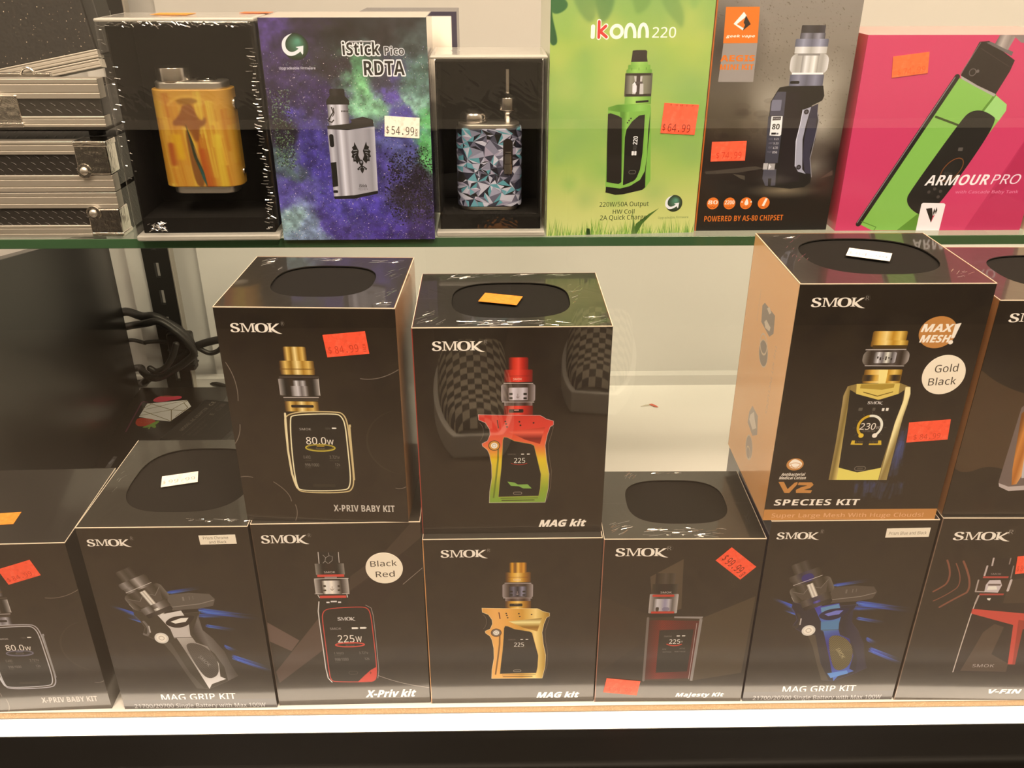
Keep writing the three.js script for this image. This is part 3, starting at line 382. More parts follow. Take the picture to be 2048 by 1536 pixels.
{
  const t = kitBox({ size: XPS, at: [-96.7, 0, -421.8], turn: 0.52, sides: lin(0.05, 0.02, 0.018), edge: lin(0.05, 0.03, 0.02), art: texture(99.5, 146.6, 7, (c, w, h) => {
    blackPrint(c, w, h);
    poly(c, [0.6, 74.9, 19.0, 90.2, 13.0, 99.1, -0.3, 90.3], KA('#6e584c', 0.8)); poly(c, [1.1, 116.5, 33.1, 71.9, 32.5, 81.7, 33.4, 98.5, 2.1, 126.5], KA('#54443a', 0.9)); poly(c, [55.3, 39.8, 78.5, 20.2, 93.9, 1.0, 100.2, 0.3, 100.1, 10.8, 73.3, 37.2, 53.5, 52.2], KA('#473c32', 0.7)); poly(c, [52.6, 52.2, 88.0, 22.4, 99.5, 32.7, 86.6, 46.7, 67.1, 67.4, 52.8, 60.6], KA('#2e261f', 0.6));
    line(c, [87.0, 46.5, 99.7, 33.9], 0.3, K('#a89884')); curve(c, [66.7, 121.5, 81.8, 129.9, 100.0, 133.1], 0.35, K('#a89884'));
    logo(c, 4.8, 8.0, 33.2, 14.9); reg(c, 32.9, 7.5, 34.4, 9.7);
    const R = K('#c8463a'), lt = K('#c8bca8');
    // tank
    rect(c, 37.6, 21.1, 49.2, 30.0, K('#26201a')); line(c, [37.6, 21.1, 37.4, 29.7], 0.5, lt); line(c, [49.7, 21.3, 49.5, 29.1], 0.4, lt);
    for (const p of [[40.3, 23.3, 41.7, 25.3, 43.9, 23.9, 43.7, 21.6], [41.7, 25.3, 41.1, 27.8, 42.9, 29.9, 45.5, 27.4, 45.8, 24.4, 43.9, 23.9], [41.1, 27.8, 39.8, 29.3]]) line(c, p, 0.25, K('#b8ac98'));
    metal(c, 34.7, 29.7, 52.2, 38.2, ['#8a8070', '#231c16', '#2e2620', '#231c16', '#8a8070'].map((x) => K(x))); T(c, 'SMOK', 39.7, 35.4, 46.5, 37.0, K('#c8bca8'));
    rect(c, 35.3, 38.0, 51.7, 39.9, R, 0.3); rect(c, 39.6, 39.7, 47.1, 40.9, K('#8a7a70'));
    metal(c, 33.0, 40.9, 53.8, 53.3, ['#b8ac98', '#2a231c', '#3a3028', '#2a231c', '#b8ac98'].map((x) => K(x)), 1.2); line(c, [33.3, 41.2, 54.0, 41.2], 0.5, lt); line(c, [32.6, 52.8, 53.6, 53.1], 0.5, lt);
    metal(c, 37.4, 42.7, 49.3, 53.2, ['#4a423a', '#e8dcc8', '#d8ccb8', '#f0e6d4', '#c0b4a0', '#8a8072', '#3a332c'].map((x) => K(x)), 0.3);
    rect(c, 38.3, 46.2, 39.8, 47.7, K('#3a332c')); rect(c, 38.0, 49.6, 39.7, 50.9, K('#3a332c')); rect(c, 47.0, 46.4, 48.4, 47.9, K('#3a332c')); rect(c, 46.8, 49.6, 48.3, 50.9, K('#3a332c')); line(c, [43.6, 47.3, 43.3, 50.4, 42.3, 49.0, 43.3, 50.5, 44.6, 49.1], 0.35, K('#8a7a6a'));
    rect(c, 35.3, 54.4, 51.6, 56.4, R, 0.3); line(c, [34.3, 53.9, 35.1, 56.0], 0.6, lt); line(c, [52.1, 53.8, 52.3, 55.9], 0.6, lt);
    rect(c, 34.6, 56.5, 52.4, 62.7, K('#211a15')); for (const p of [[38.9, 59.2, 40.9, 60.3], [41.6, 58.5, 45.4, 59.7], [46.1, 59.2, 48.0, 60.3]]) rect(c, ...p, K('#e0d4c0'));
    // body
    const bd = [34.2, 59.1, 34.7, 61.8, 53.4, 62.8, 62.9, 62.4, 66.1, 64.7, 67.0, 70.6, 67.3, 82.6, 67.4, 99.4, 67.4, 116.6, 66.3, 124.2, 62.3, 127.2, 36.7, 127.0, 34.0, 123.3, 33.4, 114.5, 33.3, 95.1, 33.1, 77.4, 33.2, 66.6];
    poly(c, bd, K('#221b16')); line(c, [34.4, 59.1, 33.2, 66.6, 33.1, 77.4, 33.3, 95.1, 33.4, 114.5, 34.1, 122.9, 36.3, 126.5], 0.7, K('#d0c4b0')); line(c, [62.9, 62.4, 66.1, 64.7, 67.0, 70.6, 67.3, 82.6, 67.4, 99.4, 67.4, 116.6, 66.3, 123.8], 0.35, K('#a89c8c'));
    const sc = [37.9, 65.1, 45.8, 64.2, 60.8, 63.6, 64.4, 65.2, 65.6, 70.6, 66.0, 88.1, 66.3, 108.5, 65.8, 121.2, 64.2, 126.1, 60.2, 126.9, 39.4, 126.4, 35.6, 125.1, 35.2, 115.7, 35.2, 92.9, 35.1, 74.2, 35.5, 68.8];
    smooth(c, sc); c.fillStyle = K('#1c1612'); c.fill(); c.lineWidth = 0.6; c.strokeStyle = R; c.stroke();
    poly(c, [53.3, 126.5, 58.0, 121.0, 62.3, 116.4, 65.9, 114.0, 65.8, 121.2, 65.1, 124.7, 62.9, 126.3], R); T(c, '+', 61.2, 117.8, 62.8, 120.2, K('#4a1410'));
    logo(c, 44.5, 71.8, 55.9, 74.9, K('#d8ccb8')); T(c, 'SMOK', 39.1, 80.1, 46.3, 82.1, K('#a89c8c')); battery(c, 52.8, 80.1, 1.7, K('#e8dcc8')); battery(c, 58.0, 80.0, 1.7, K('#e8dcc8'));
    T(c, '225', 43.2, 86.4, 53.8, 92.6, K('#f2e8d6')); T(c, 'W', 54.5, 87.8, 58.5, 92.4, K('#f2e8d6'));
    const e = [50.6, 94.6]; ring(c, e[0], e[1], 9.07, 1.72, 1.0, R); rect(c, 47.9, 93.2, 53.3, 94.0, K('#8a3028')); T(c, 'Normal', 47.9, 94.6, 53.3, 95.7, K('#8a7a6a'));
    const tc = K('#8a8070'); T(c, '1.502Ω', 39.8, 100.7, 46.0, 102.5, tc); T(c, '3.721v', 55.8, 100.4, 61.6, 102.6, tc); T(c, '998/1000', 39.9, 105.7, 48.6, 108.1, tc); T(c, '12s', 58.9, 105.7, 62.0, 107.8, tc); T(c, 'OHM', 39.9, 103.2, 43.8, 104.2, K('#5a5042')); T(c, 'PUFF', 40.1, 108.7, 43.3, 109.7, K('#5a5042'));
    { const a = [47.9, 117.4], b = [53.6, 119.9]; c.beginPath(); c.roundRect(a[0], a[1], b[0] - a[0], b[1] - a[1], 2); c.lineWidth = 0.25; c.strokeStyle = K('#5a5042'); c.stroke(); }
    T(c, 'X-Priv kit', 57.3, 134.2, 91.2, 140.7, K('#f2e8d6'), { bold: true, skew: 0.3, stroke: 4, strokeCol: K('#f2e8d6') });
  }), label: 'black carton printed with a rounded black and red device, round Black Red sticker' });
  sticker(t, 'F', XPS, [66.0, 21.9, 88.5, 22.4, 64.2, 45.1], paper(texture(20, 16, 12, (c, w, h) => { rect(c, 0, 0, w, h, '#e8e5dc'); c.translate(10, 8); c.rotate(-0.04); T(c, 'Black', -7.3, -4.1, 7, -1.0, '#3a342c'); T(c, 'Red', -4.9, 1.4, 5.4, 4.6, '#3a342c'); })), 'colour_sticker', true, 'round white sticker lettered Black Red');
}
{
  const t = kitBox({ size: MAJS, at: [111.2, 0, -420.6], turn: -0.56, sides: lin(0.02, 0.012, 0.012), edge: lin(0.32, 0.13, 0.09), hole: [0.325, 0.325, 3.0, 0.01, 0.03], art: texture(97.3, 133.4, 7, (c, w, h) => {
    blackPrint(c, w, h);
    poly(c, [49.0, 15.0, 50.9, 53.8, 34.0, 61.5, 29.6, 28.5], KA('#5a4c3a', 0.75)); poly(c, [17.4, 52.3, 31.8, 58.9, 32.1, 77.3, 1.9, 107.1, -0.0, 43.3], KA('#3a3028', 0.5)); poly(c, [96.2, 44.0, 64.2, 61.7, 63.1, 114.7, 94.9, 107.9], KA('#4e4232', 0.75));
    logo(c, 7.2, 6.5, 39.6, 13.6); reg(c, 38.4, 5.5, 40.9, 8.1);
    const R = '#6a2620';
    metal(c, 33.1, 25.7, 45.1, 34.2, ['#2a241e', '#3a332b', '#4a4238', '#3a332b', '#4e463c'].map((x) => K(x))); metal(c, 31.5, 34.1, 47.3, 41.9, ['#3a332b', '#231d17', '#2e2720', '#231d17', '#4a4238'].map((x) => K(x))); T(c, 'SMOK', 36.8, 39.8, 43.8, 41.4, K('#c8bca8'));
    metal(c, 30.4, 42.0, 48.3, 57.4, ['#a89c8c', '#6a6258', '#4a4238', '#574e44', '#4a4238', '#6a6258', '#b8ac9c'].map((x) => K(x)), 0.6); metal(c, 32.9, 45.8, 45.1, 55.7, ['#5a524a', '#c0b6ac', '#a89e96', '#8a8290', '#b0a6a0', '#5a524a'].map((x) => K(x)), 1.2);
    rect(c, 32.1, 42.5, 45.6, 44.1, K('#b83a2e'), 0.4); rect(c, 32.1, 55.9, 46.7, 57.6, K('#b83a2e'), 0.4); rect(c, 34.8, 52.4, 36.8, 55.7, K('#3a342e'), 0.8); rect(c, 38.8, 52.5, 43.4, 55.7, KA('#6a6270', 0.7), 2);
    rect(c, 31.5, 57.6, 47.1, 61.3, K('#221c17'));
    // body
    poly(c, [30.5, 60.8, 47.0, 60.3, 65.3, 60.4, 65.2, 63.7, 63.6, 115.0, 31.0, 114.4], K('#3a322a')); poly(c, [47.0, 60.0, 65.3, 60.2, 64.8, 62.0, 47.1, 61.3], K('#8a8074'));
    poly(c, [31.6, 62.8, 63.4, 63.7, 61.8, 112.6, 32.0, 113.7], grad(c, 31.3, 80.0, 65.0, 80.2, ['#4a1814', '#7a2a24', '#6a2420', '#5a201c', '#5e221e'].map((x) => K(x))));
    c.save(); path(c, [31.6, 62.8, 63.4, 63.7, 61.8, 112.6, 32.0, 113.7]); c.clip(); const o = [30.0, 61.4]; for (let i = 0; i < 70; i++) for (let j = 0; j < 34; j++) disc(c, o[0] - 4 + j * 1.1 + (i % 2) * 0.55, o[1] + i * 0.75, 0.22, K('#2a100d')); c.restore();
    poly(c, [38.6, 71.4, 60.2, 70.6, 59.2, 106.5, 38.9, 107.5], K('#1f1914')); poly(c, [63.2, 62.0, 65.1, 62.4, 63.6, 115.0, 61.8, 114.7], K('#857c70')); line(c, [30.6, 61.2, 31.3, 114.4], 1.6, K('#6a6056')); line(c, [61.8, 65.6, 60.9, 113.3], 0.4, K('#a89c8c'));
    T(c, 'SMOK', 41.8, 75.9, 46.9, 77.0, K('#8a8070')); battery(c, 49.9, 75.7, 0.9, K('#e8dcc8')); battery(c, 53.3, 75.6, 0.9, K('#e8dcc8')); T(c, '225', 45.5, 78.9, 52.5, 82.7, K('#e8dcc8')); T(c, 'W', 52.7, 80.0, 54.3, 81.5, K('#b8ac98')); curve(c, [44.3, 83.0, 49.1, 85.5, 53.5, 83.1], 0.9, K('#b83a2e'));
    for (const p of [[41.6, 86.8, 44.1, 87.9], [52.7, 86.2, 56.2, 87.3], [42.0, 89.2, 47.6, 90.1], [49.6, 89.0, 56.7, 89.9]]) T(c, 'WATTAGE', ...p, K('#8a8070'));
    T(c, 'Majesty Kit', 53.3, 125.6, 86.0, 130.1, K('#e8dcc8'), { bold: true, skew: 0.3, stroke: 3, strokeCol: K('#e8dcc8') });
  }), label: 'black carton printed with a square dark red device, two red-orange price stickers' });
  topCreases(t, MAJS, [[2, 31, 40, 46, 8, 8, 0.05], [-36, 26, 12, 12, 12, 7, 0.6], [-24, -34, 14, 6, 8, 5, 0.9], [42, 18, 8, 4, 14, 8, 1.2], [0, -35, 8, 20, 2, 5, 0.1]], 72);
  sticker(t, 'F', MAJS, [77.0, 6.2, 93.6, 20.9, 68.5, 16.1], paper(priceTex(RED, 'rgba(70,10,0,.85)', '99.99', { each: 1, x0: 2.2, y0: 6.2, y1: 13.4 })), 'price_sticker', false, 'tilted red-orange price sticker');
  sticker(t, 'F', MAJS, [6.9, 112.1, 29.2, 115.0, 5.5, 124.5], paper(priceTex(RED, inkRed, '99.99', { y0: 9, y1: 14, x0: 3 })), 'price_sticker', false, 'red-orange price sticker at the foot');
}
{
  const t = kitBox({ size: VFS, at: [320.4, 0, -418.5], turn: -1, sides: lin(0.03, 0.02, 0.018), edge: lin(0.18, 0.12, 0.09), art: texture(115, 147.6, 7, (c, w, h) => {
    blackPrint(c, w, h);
    logo(c, 9.0, 10.0, 43.8, 16.9); reg(c, 41.5, 8.6, 44.3, 11.6);
    for (const [p, k] of [[[9.4, 31.2, 15.7, 43.2, 12.6, 49.7, 10.6, 52.1, 6.2, 55.4], 1.2], [[15.4, 33.6, 23.3, 47.3, 19.8, 53.0, 14.7, 58.7, 7.8, 62.9], 0.7], [[19.5, 32.0, 30.0, 49.7, 27.0, 56.3, 20.4, 61.2, 12.8, 67.9], 1.3]]) curve(c, p, k, KA('#9a5a44', 0.75));
    poly(c, [51.8, 64.6, 51.6, 61.3, 52.3, 46.5, 94.6, 35.3, 104.3, 68.0], KA('#4e3e32', 0.6));
    rect(c, 35.9, 29.5, 49.5, 35.6, K('#2a221c')); line(c, [37.3, 29.7, 37.7, 35.2], 1.1, K('#b8a898')); line(c, [47.7, 29.7, 47.9, 34.0], 0.8, K('#8a7a6c'));
    poly(c, [34.0, 35.6, 51.1, 35.6, 51.5, 43.2, 34.3, 43.6], K('#2a211b')); line(c, [34.9, 35.6, 34.9, 42.8], 1.2, K('#b8a898')); line(c, [50.9, 35.6, 51.6, 44.9], 0.8, K('#8a7a6c')); T(c, 'SMOK', 38.5, 41.0, 44.9, 42.3, K('#a89888'));
    rect(c, 34.3, 43.4, 50.0, 44.9, K('#a8423a'), 0.3); poly(c, [32.1, 46.5, 52.3, 46.5, 52.1, 55.5, 32.4, 55.4], K('#3e322a')); line(c, [32.1, 46.5, 32.4, 55.4, 37.9, 55.6], 1.0, K('#a89888')); line(c, [52.3, 46.5, 52.2, 54.6], 1.6, K('#c0b0a0'));
    poly(c, [38.9, 46.5, 45.6, 46.3, 47.6, 50.5, 46.5, 56.3, 37.9, 55.9, 37.5, 50.1], K('#c8b8ac')); rect(c, 38.9, 49.3, 46.7, 50.7, K('#6a5a50')); poly(c, [39.4, 51.4, 44.2, 51.0, 45.5, 53.8, 39.2, 54.2], K('#e8dcd0'));
    rect(c, 35.3, 56.9, 50.5, 58.3, K('#a8423a'), 0.3); poly(c, [34.7, 58.3, 50.5, 58.3, 50.5, 64.6, 34.3, 65.0], K('#2a211b')); line(c, [35.1, 58.7, 34.5, 64.6], 1.2, K('#a89888')); poly(c, [40.8, 60.8, 43.3, 60.6, 43.1, 62.5, 41.6, 62.2], K('#e8dcd0'));
    poly(c, [33.8, 65.4, 83.5, 63.8, 99.6, 126.1, 33.7, 122.5], K('#2d241e')); poly(c, [50.8, 81.5, 57.4, 84.1, 56.3, 95.4, 55.1, 107.0, 68.0, 115.1, 68.5, 122.4, 38.3, 121.4, 42.2, 103.4, 45.2, 88.4], KA('#4e4034', 0.9)); line(c, [34.5, 64.6, 34.0, 74.7, 33.7, 98.9, 33.7, 122.5], 0.7, K('#c8b8a0'));
    const R = K('#c4463a'); poly(c, [33.7, 69.2, 79.9, 74.3, 82.4, 83.3, 69.8, 85.9, 72.7, 116.0, 67.9, 115.8, 62.8, 82.4, 33.9, 73.0], R); poly(c, [65.1, 78.1, 81.9, 81.6, 82.6, 84.1, 69.8, 85.9, 72.7, 116.0, 71.0, 116.0], K('#9a342c'));
    T(c, 'SMOK', 45.2, 115.5, 59.4, 118.3, K('#a89888')); T(c, 'V-FIN KIT', 60.2, 138.0, 99.1, 141.6, K('#f2e8d6'), { bold: true, skew: 0.3, stroke: 4, strokeCol: K('#f2e8d6') });
  }), label: 'black carton printed with a black device crossed by a red angle' });
  sticker(t, 'F', VFS, [50.7, 28.5, 64.2, 26.6, 53.9, 41.5], paper(priceTex(RED, inkRed, '89.99')), 'price_sticker', false, 'red-orange price sticker');
}
{
  const cop = '#a06a38';
  const t = kitBox({ size: V2S, at: [207.1, 146.3, -420.6], turn: -0.36, sides: lin(0.36, 0.19, 0.085), hole: [0.36, 0.36, 2.5, 0.01, 0.02], art: texture(102.2, 148.2, 7, (c, w, h) => {
    blackPrint(c, w, h);
    const C = K('#bc8044'), Wt = K('#f0e6d4');
    logo(c, 7.3, 7.5, 36.2, 13.5); reg(c, 35.5, 6.7, 37.3, 9.0);
    rect(c, 0, h - 7.6, w, h, C); T(c, 'Super Large Mesh With Huge Clouds!', 4.8, 143.3, 94.9, 147.2, K('#e0a878'));
    const b = [77.5, 27.5]; disc(c, b[0], b[1], 10.09, C, 9.27); T(c, 'MAX', 68.3, 22.8, 85.5, 27.2, Wt, { bold: true, skew: 0.25, stroke: 3, strokeCol: Wt }); T(c, 'MESH', 68.7, 29.0, 85.2, 33.3, Wt, { bold: true, skew: 0.25, stroke: 3, strokeCol: Wt });
    poly(c, [85.7, 22.8, 88.9, 22.1, 87.0, 30.8, 85.3, 31.0], Wt); const d = [85.6, 33.3]; disc(c, d[0], d[1], 1.3, Wt);
    const g = ['#6a4a1a', '#d8a84a', '#f0d080', '#b8842c', '#e8c060', '#8a6424'].map((x) => K(x));
    metal(c, 43.0, 26.7, 61.5, 32.3, g, 0.8); metal(c, 43.0, 32.1, 62.9, 35.7, g, 0.6); rect(c, 44.2, 34.9, 62.8, 36.9, K('#4a3a24'));
    metal(c, 40.1, 37.5, 65.2, 47.1, ['#8a8070', '#38302a', '#574e46', '#38302a', '#574e46', '#38302a', '#a89c8c'].map((x) => K(x)), 4); metal(c, 46.1, 38.9, 58.1, 45.5, ['#4a443e', '#d8d0c8', '#6a645e', '#e8e0d8', '#5a544e', '#b8b0a8'].map((x) => K(x)), 1); for (let i = 0; i < 6; i++) { const p = [47.9, 41.5]; rect(c, p[0] + i * 1.5, p[1] + (i % 3) * 0.5, p[0] + i * 1.5 + 0.7, p[1] + 1.2 + (i % 2), K('#2a2420')); }
    line(c, [41.0, 37.5, 62.5, 37.4], 0.6, K('#b8ac9c')); line(c, [42.2, 47.0, 63.3, 47.2], 0.5, K('#b8ac9c'));
    metal(c, 42.6, 49.3, 63.2, 57.6, g, 0.6); metal(c, 42.1, 52.5, 62.9, 56.3, ['#5a4420', '#2a2014', '#c89838', '#f0d080', '#c89838', '#2a2014', '#5a4420'].map((x) => K(x))); poly(c, [50.3, 49.4, 55.3, 49.4, 55.4, 58.1, 51.5, 58.0], K('#f0d880'));
    // flames
    reseed(77); for (let i = 0; i < 40; i++) { const q = [49.4, 121.1], x = q[0] + rnd() * 30, l = 3 + rnd() * 10; c.globalAlpha = 0.12; line(c, [x, q[1] + rnd() * 3, x + rnd() * 4 - 2, q[1] + l], 1 + rnd() * 1.6, K('#4a5a90')); c.globalAlpha = 1; }
    for (let i = 0; i < 26; i++) { const q = [71.4, 98.6], x = q[0] + rnd() * 5 - 2; c.globalAlpha = 0.12; line(c, [x, q[1] - rnd() * 14, x - 5 + rnd() * 8, q[1] + 20 * rnd()], 0.8 + rnd() * 1.4, K('#4a5a90')); c.globalAlpha = 1; }
    // body
    poly(c, [35.0, 59.4, 39.7, 58.0, 63.4, 57.5, 69.4, 60.0, 70.5, 64.3, 70.3, 71.1, 69.5, 78.0, 69.1, 84.3, 68.3, 120.4, 34.5, 120.2, 34.5, 95.7, 33.8, 70.2, 33.5, 65.3], K('#8a7440'));
    poly(c, [33.8, 65.3, 35.0, 59.4, 36.7, 59.4, 37.7, 74.0, 39.3, 120.2, 34.7, 120.2, 34.7, 95.7, 34.0, 71.5], grad(c, 31.3, 95.6, 41.3, 95.7, ['#6a5830', '#a8905a', '#7a6636', '#c8ac60', '#f0dc98'].map((x) => K(x)))); poly(c, [66.9, 60.0, 69.6, 60.0, 70.5, 64.3, 70.1, 71.1, 69.3, 78.0, 69.1, 84.3, 68.3, 120.4, 63.8, 120.4, 65.5, 83.0, 67.5, 68.0], grad(c, 65.2, 95.9, 74.6, 97.3, ['#f0dc98', '#8a7440', '#a08a50', '#5a4a28'].map((x) => K(x))));
    poly(c, [36.7, 61.6, 40.9, 64.1, 54.3, 67.9, 64.0, 64.2, 66.8, 61.8, 67.1, 70.4, 65.6, 80.5, 63.1, 113.1, 50.2, 115.1, 39.0, 111.8, 37.5, 74.0], K('#1f1913'));
    poly(c, [39.7, 58.0, 63.4, 57.7, 63.9, 64.2, 53.4, 67.9, 40.4, 64.1], K('#d8bc5c')); poly(c, [42.1, 58.2, 60.6, 58.1, 60.5, 60.3, 54.2, 61.7, 42.0, 60.7], K('#a88a38')); line(c, [44.4, 63.1, 52.5, 65.6, 60.4, 63.0], 0.5, K('#6a5420'));
    poly(c, [39.0, 111.8, 50.2, 115.1, 63.6, 112.0, 63.3, 120.4, 39.1, 120.2], K('#e0cc60'));
    logo(c, 47.8, 68.8, 56.6, 70.9, K('#d8ccb8')); rect(c, 43.5, 72.8, 45.8, 74.7, K('#5a5448'), 0.3); rect(c, 51.3, 72.8, 52.9, 74.7, K('#5a5448'), 0.3); rect(c, 56.6, 73.1, 58.0, 74.9, K('#e8dcc8')); rect(c, 58.8, 73.0, 60.3, 74.8, K('#e8dcc8'));
    const q = [51.9, 84.8], rr = 6.59; ring(c, q[0], q[1], rr, rr * 1.04, 1.5, K('#c8a02c'), 2.3, 4.6); ring(c, q[0], q[1], rr, rr * 1.04, 1.5, K('#e8e0d0'), 4.6, 7.1); const q1 = [48.0, 90.6], q2 = [55.7, 90.6]; disc(c, q1[0], q1[1], 1.5, K('#e0b838')); disc(c, q2[0], q2[1], 1.5, K('#f0e8d8'));
    for (let i = 0; i < 9; i++) { const a = 2.5 + i * 0.55; line(c, [q[0] + Math.cos(a) * (rr + 1.6), q[1] + Math.sin(a) * (rr + 1.6), q[0] + Math.cos(a) * (rr + 2.8), q[1] + Math.sin(a) * (rr + 2.8)], 0.2, K('#6a6050')); }
    T(c, '230', 46.2, 82.6, 55.4, 86.8, K('#f0e6d4'), { skew: 0.1 }); T(c, 'W', 55.4, 84.5, 57.4, 86.5, K('#b8ac98')); T(c, 'PUFF WATTAGE', 48.4, 87.2, 55.5, 88.3, K('#8a7e6c'));
    poly(c, [43.4, 93.8, 45.2, 93.8, 45.3, 95.7, 50.0, 95.8, 49.8, 96.7, 43.0, 96.5], K('#d0ac34')); poly(c, [58.3, 93.9, 60.1, 93.9, 60.7, 96.8, 53.4, 96.8, 53.5, 95.8, 58.5, 95.8], K('#d0ac34')); T(c, '1.500', 45.7, 94.2, 49.8, 95.4, K('#8a7a50')); T(c, '3.721V', 53.4, 94.1, 57.9, 95.3, K('#8a7a50'));
    { const a = [48.3, 111.2], e = [54.5, 113.8]; c.beginPath(); c.roundRect(a[0], a[1], e[0] - a[0], e[1] - a[1], 1.2); c.lineWidth = 0.4; c.strokeStyle = K('#7a7060'); c.stroke(); rect(c, a[0] + 1.4, a[1] + 0.7, e[0] - 1.4, e[1] - 0.7, K('#4a443a')); }
    // cotton mark, lettering
    const m = [13.5, 109.5]; disc(c, m[0], m[1], 4.94, C, 4.12); blob(c, [9.8, 108.7, 12.5, 105.3, 17.4, 108.0, 17.6, 110.7, 14.2, 113.0, 9.8, 110.8], Wt); blob(c, [11.2, 108.1, 13.2, 106.5, 15.7, 108.2, 13.6, 109.3], K('#f8f0e0')); ring(c, m[0], m[1] + 0.4, 3.50, 1.44, 0.3, C); curve(c, [11.0, 109.3, 12.3, 112.0, 14.1, 112.4, 15.5, 112.0, 16.3, 109.5], 0.3, C);
    T(c, 'Antibacterial', 6.5, 115.2, 20.4, 117.3, Wt, { bold: true, skew: 0.2 }); T(c, 'Medical Cotton', 5.6, 117.5, 21.4, 119.7, Wt, { bold: true, skew: 0.2 });
    poly(c, [5.6, 121.3, 8.8, 121.3, 11.6, 126.3, 15.1, 121.9, 16.7, 121.4, 16.9, 122.9, 13.0, 129.1, 10.1, 129.0], C); poly(c, [17.4, 121.7, 25.0, 121.7, 26.4, 123.4, 24.7, 125.7, 21.4, 126.9, 26.1, 127.2, 25.5, 129.2, 16.9, 129.1, 16.5, 126.9, 19.1, 125.2, 22.8, 123.9, 17.2, 123.6], C);
    T(c, 'SPECIES KIT', 5.0, 133.4, 55.4, 137.8, Wt, { bold: true, skew: 0.12 });
  }), leftMap: texture(88.3, 148.2, 5, (c, w, h) => {
    rect(c, 0, 0, w, h, K('#c48c54', 1.5));
    poly(c, [32.0, 34.1, 36.0, 30.9, 57.1, 30.6, 59.0, 40.8, 52.6, 45.4, 34.3, 43.7], K('#8a7460')); poly(c, [41.2, 32.4, 45.1, 29.9, 50.2, 31.5, 47.0, 33.9], K('#d8bc98')); poly(c, [39.8, 41.4, 43.0, 38.7, 52.4, 39.9, 51.3, 42.7, 43.2, 43.8], K('#d8bc98'));
    { const a = [46.2, 58.8], b = [37.4, 62.8], e = [42.4, 50.9]; disc(c, a[0], a[1], a[0] - b[0], K('#8a7460'), a[1] - e[1]); ring(c, a[0], a[1], a[0] - b[0], a[1] - e[1], 0.8, K('#d8b488')); ring(c, a[0] - 2, a[1] - 5, (a[0] - b[0]) * 0.8, (a[1] - e[1]) * 0.75, 1.2, K('#d8b488')); }
    poly(c, [35.3, 104.0, 40.0, 97.2, 52.7, 97.5, 56.5, 108.4, 48.0, 113.9, 35.2, 111.5], K('#a08a74')); poly(c, [38.1, 104.5, 44.4, 99.0, 47.8, 102.4, 53.1, 105.6, 46.4, 110.5, 37.3, 108.2], K('#dcc4a4'));
    { const a = [44.6, 124.2], b = [37.3, 128.6], e = [40.8, 116.4]; disc(c, a[0], a[1], a[0] - b[0], K('#a89078'), a[1] - e[1]); ring(c, a[0], a[1], a[0] - b[0], a[1] - e[1], 0.8, K('#d8b488')); ring(c, a[0], a[1] + 4, (a[0] - b[0]) * 0.6, (a[1] - e[1]) * 0.5, 1, K('#d8b488')); }
    c.save(); c.translate(w * 0.77, h * 0.3); c.rotate(Math.PI / 2); T(c, 'THE KIT INCLUDES', 0, 0, 44, 3.2, K('#cfa070')); c.restore(); c.save(); c.translate(w * 0.3, h * 0.18); c.rotate(Math.PI / 2); T(c, 'SAFETY LOCK', 0, 0, 20, 2.2, K('#cfa070')); c.restore();
  }), label: 'tall copper-sided black carton printed with a gold and black device, round Gold Black sticker' });
  topCreases(t, V2S, [[-38, -10, 14, 10, 40, 5, 1.2], [-34, -36, 10, 14, 6, 6, 0.5], [40, 30, 8, 10, 12, 6, 0.8]], 74);
  sticker(t, 'T', V2S, [46.3, 58.7, 66.9, 48.3, 39.8, 45.1], paper(priceTex(WHITE, 'rgba(60,70,110,.6)', '84.99', { x0: 1, x1: 24, y0: 7, y1: 12 })), 'price_sticker', false, 'white price sticker on top');
  sticker(t, 'F', V2S, [73.4, 82.3, 96.4, 80.4, 74.5, 95.2], paper(priceTex(RED, inkRed, '84.99', { y0: 10, y1: 14.5, x0: 4 })), 'price_sticker', false, 'red-orange price sticker');
  sticker(t, 'F', V2S, [72.0, 40.9, 95.4, 41.1, 76.9, 64.1], paper(texture(20, 20, 12, (c, w, h) => { rect(c, 0, 0, w, h, '#e8e5dc'); c.translate(10, 10); c.rotate(-0.06); T(c, 'Gold', -4.6, -5.5, 6.2, -1.4, '#3a342c'); T(c, 'Black', -6.6, 1.2, 6.4, 5.2, '#3a342c'); })), 'colour_sticker', true, 'round white sticker lettered Gold Black');
}
kitBox({ size: RUS, at: [320.8, 147.9, -421.0], turn: -1, sides: lin(0.36, 0.19, 0.085), top: lin(0.03, 0.024, 0.024), art: texture(115, 136.5, 7, (c, w, h) => {
  blackPrint(c, w, h);
  blob(c, [-4.5, 37.0, 7.6, 46.6, 20.1, 52.7, 32.0, 56.4, 47.9, 74.1, 47.5, 113.8, 20.9, 100.2, 5.7, 108.3, -4.2, 100.2, -1.9, 61.4], KA('#53402f', 0.75));
  logo(c, 7.1, 7.2, 36.8, 13.0);
  poly(c, [28.0, 63.9, 34.2, 56.4, 54.0, 56.5, 67.2, 118.0, 34.9, 119.1, 29.0, 116.3, 27.6, 113.1], K('#6e5e54')); poly(c, [29.0, 67.7, 33.4, 61.4, 43.1, 97.6, 38.4, 114.5, 35.7, 115.2, 33.4, 104.3], grad(c, 30.1, 100.2, 39.2, 100.3, ['#7a4a26', '#c8803c', '#a8642c', '#d89858'].map((x) => K(x)))); poly(c, [33.4, 61.4, 51.0, 61.4, 60.2, 109.7, 40.2, 110.4, 39.5, 106.3], K('#b8b0a4')); poly(c, [27.8, 113.8, 34.2, 116.3, 43.3, 115.5, 44.1, 118.5, 35.0, 119.4, 28.7, 116.3], K('#b8a898'));
}), label: 'black carton printed with a copper device, beside the gold and black one' });
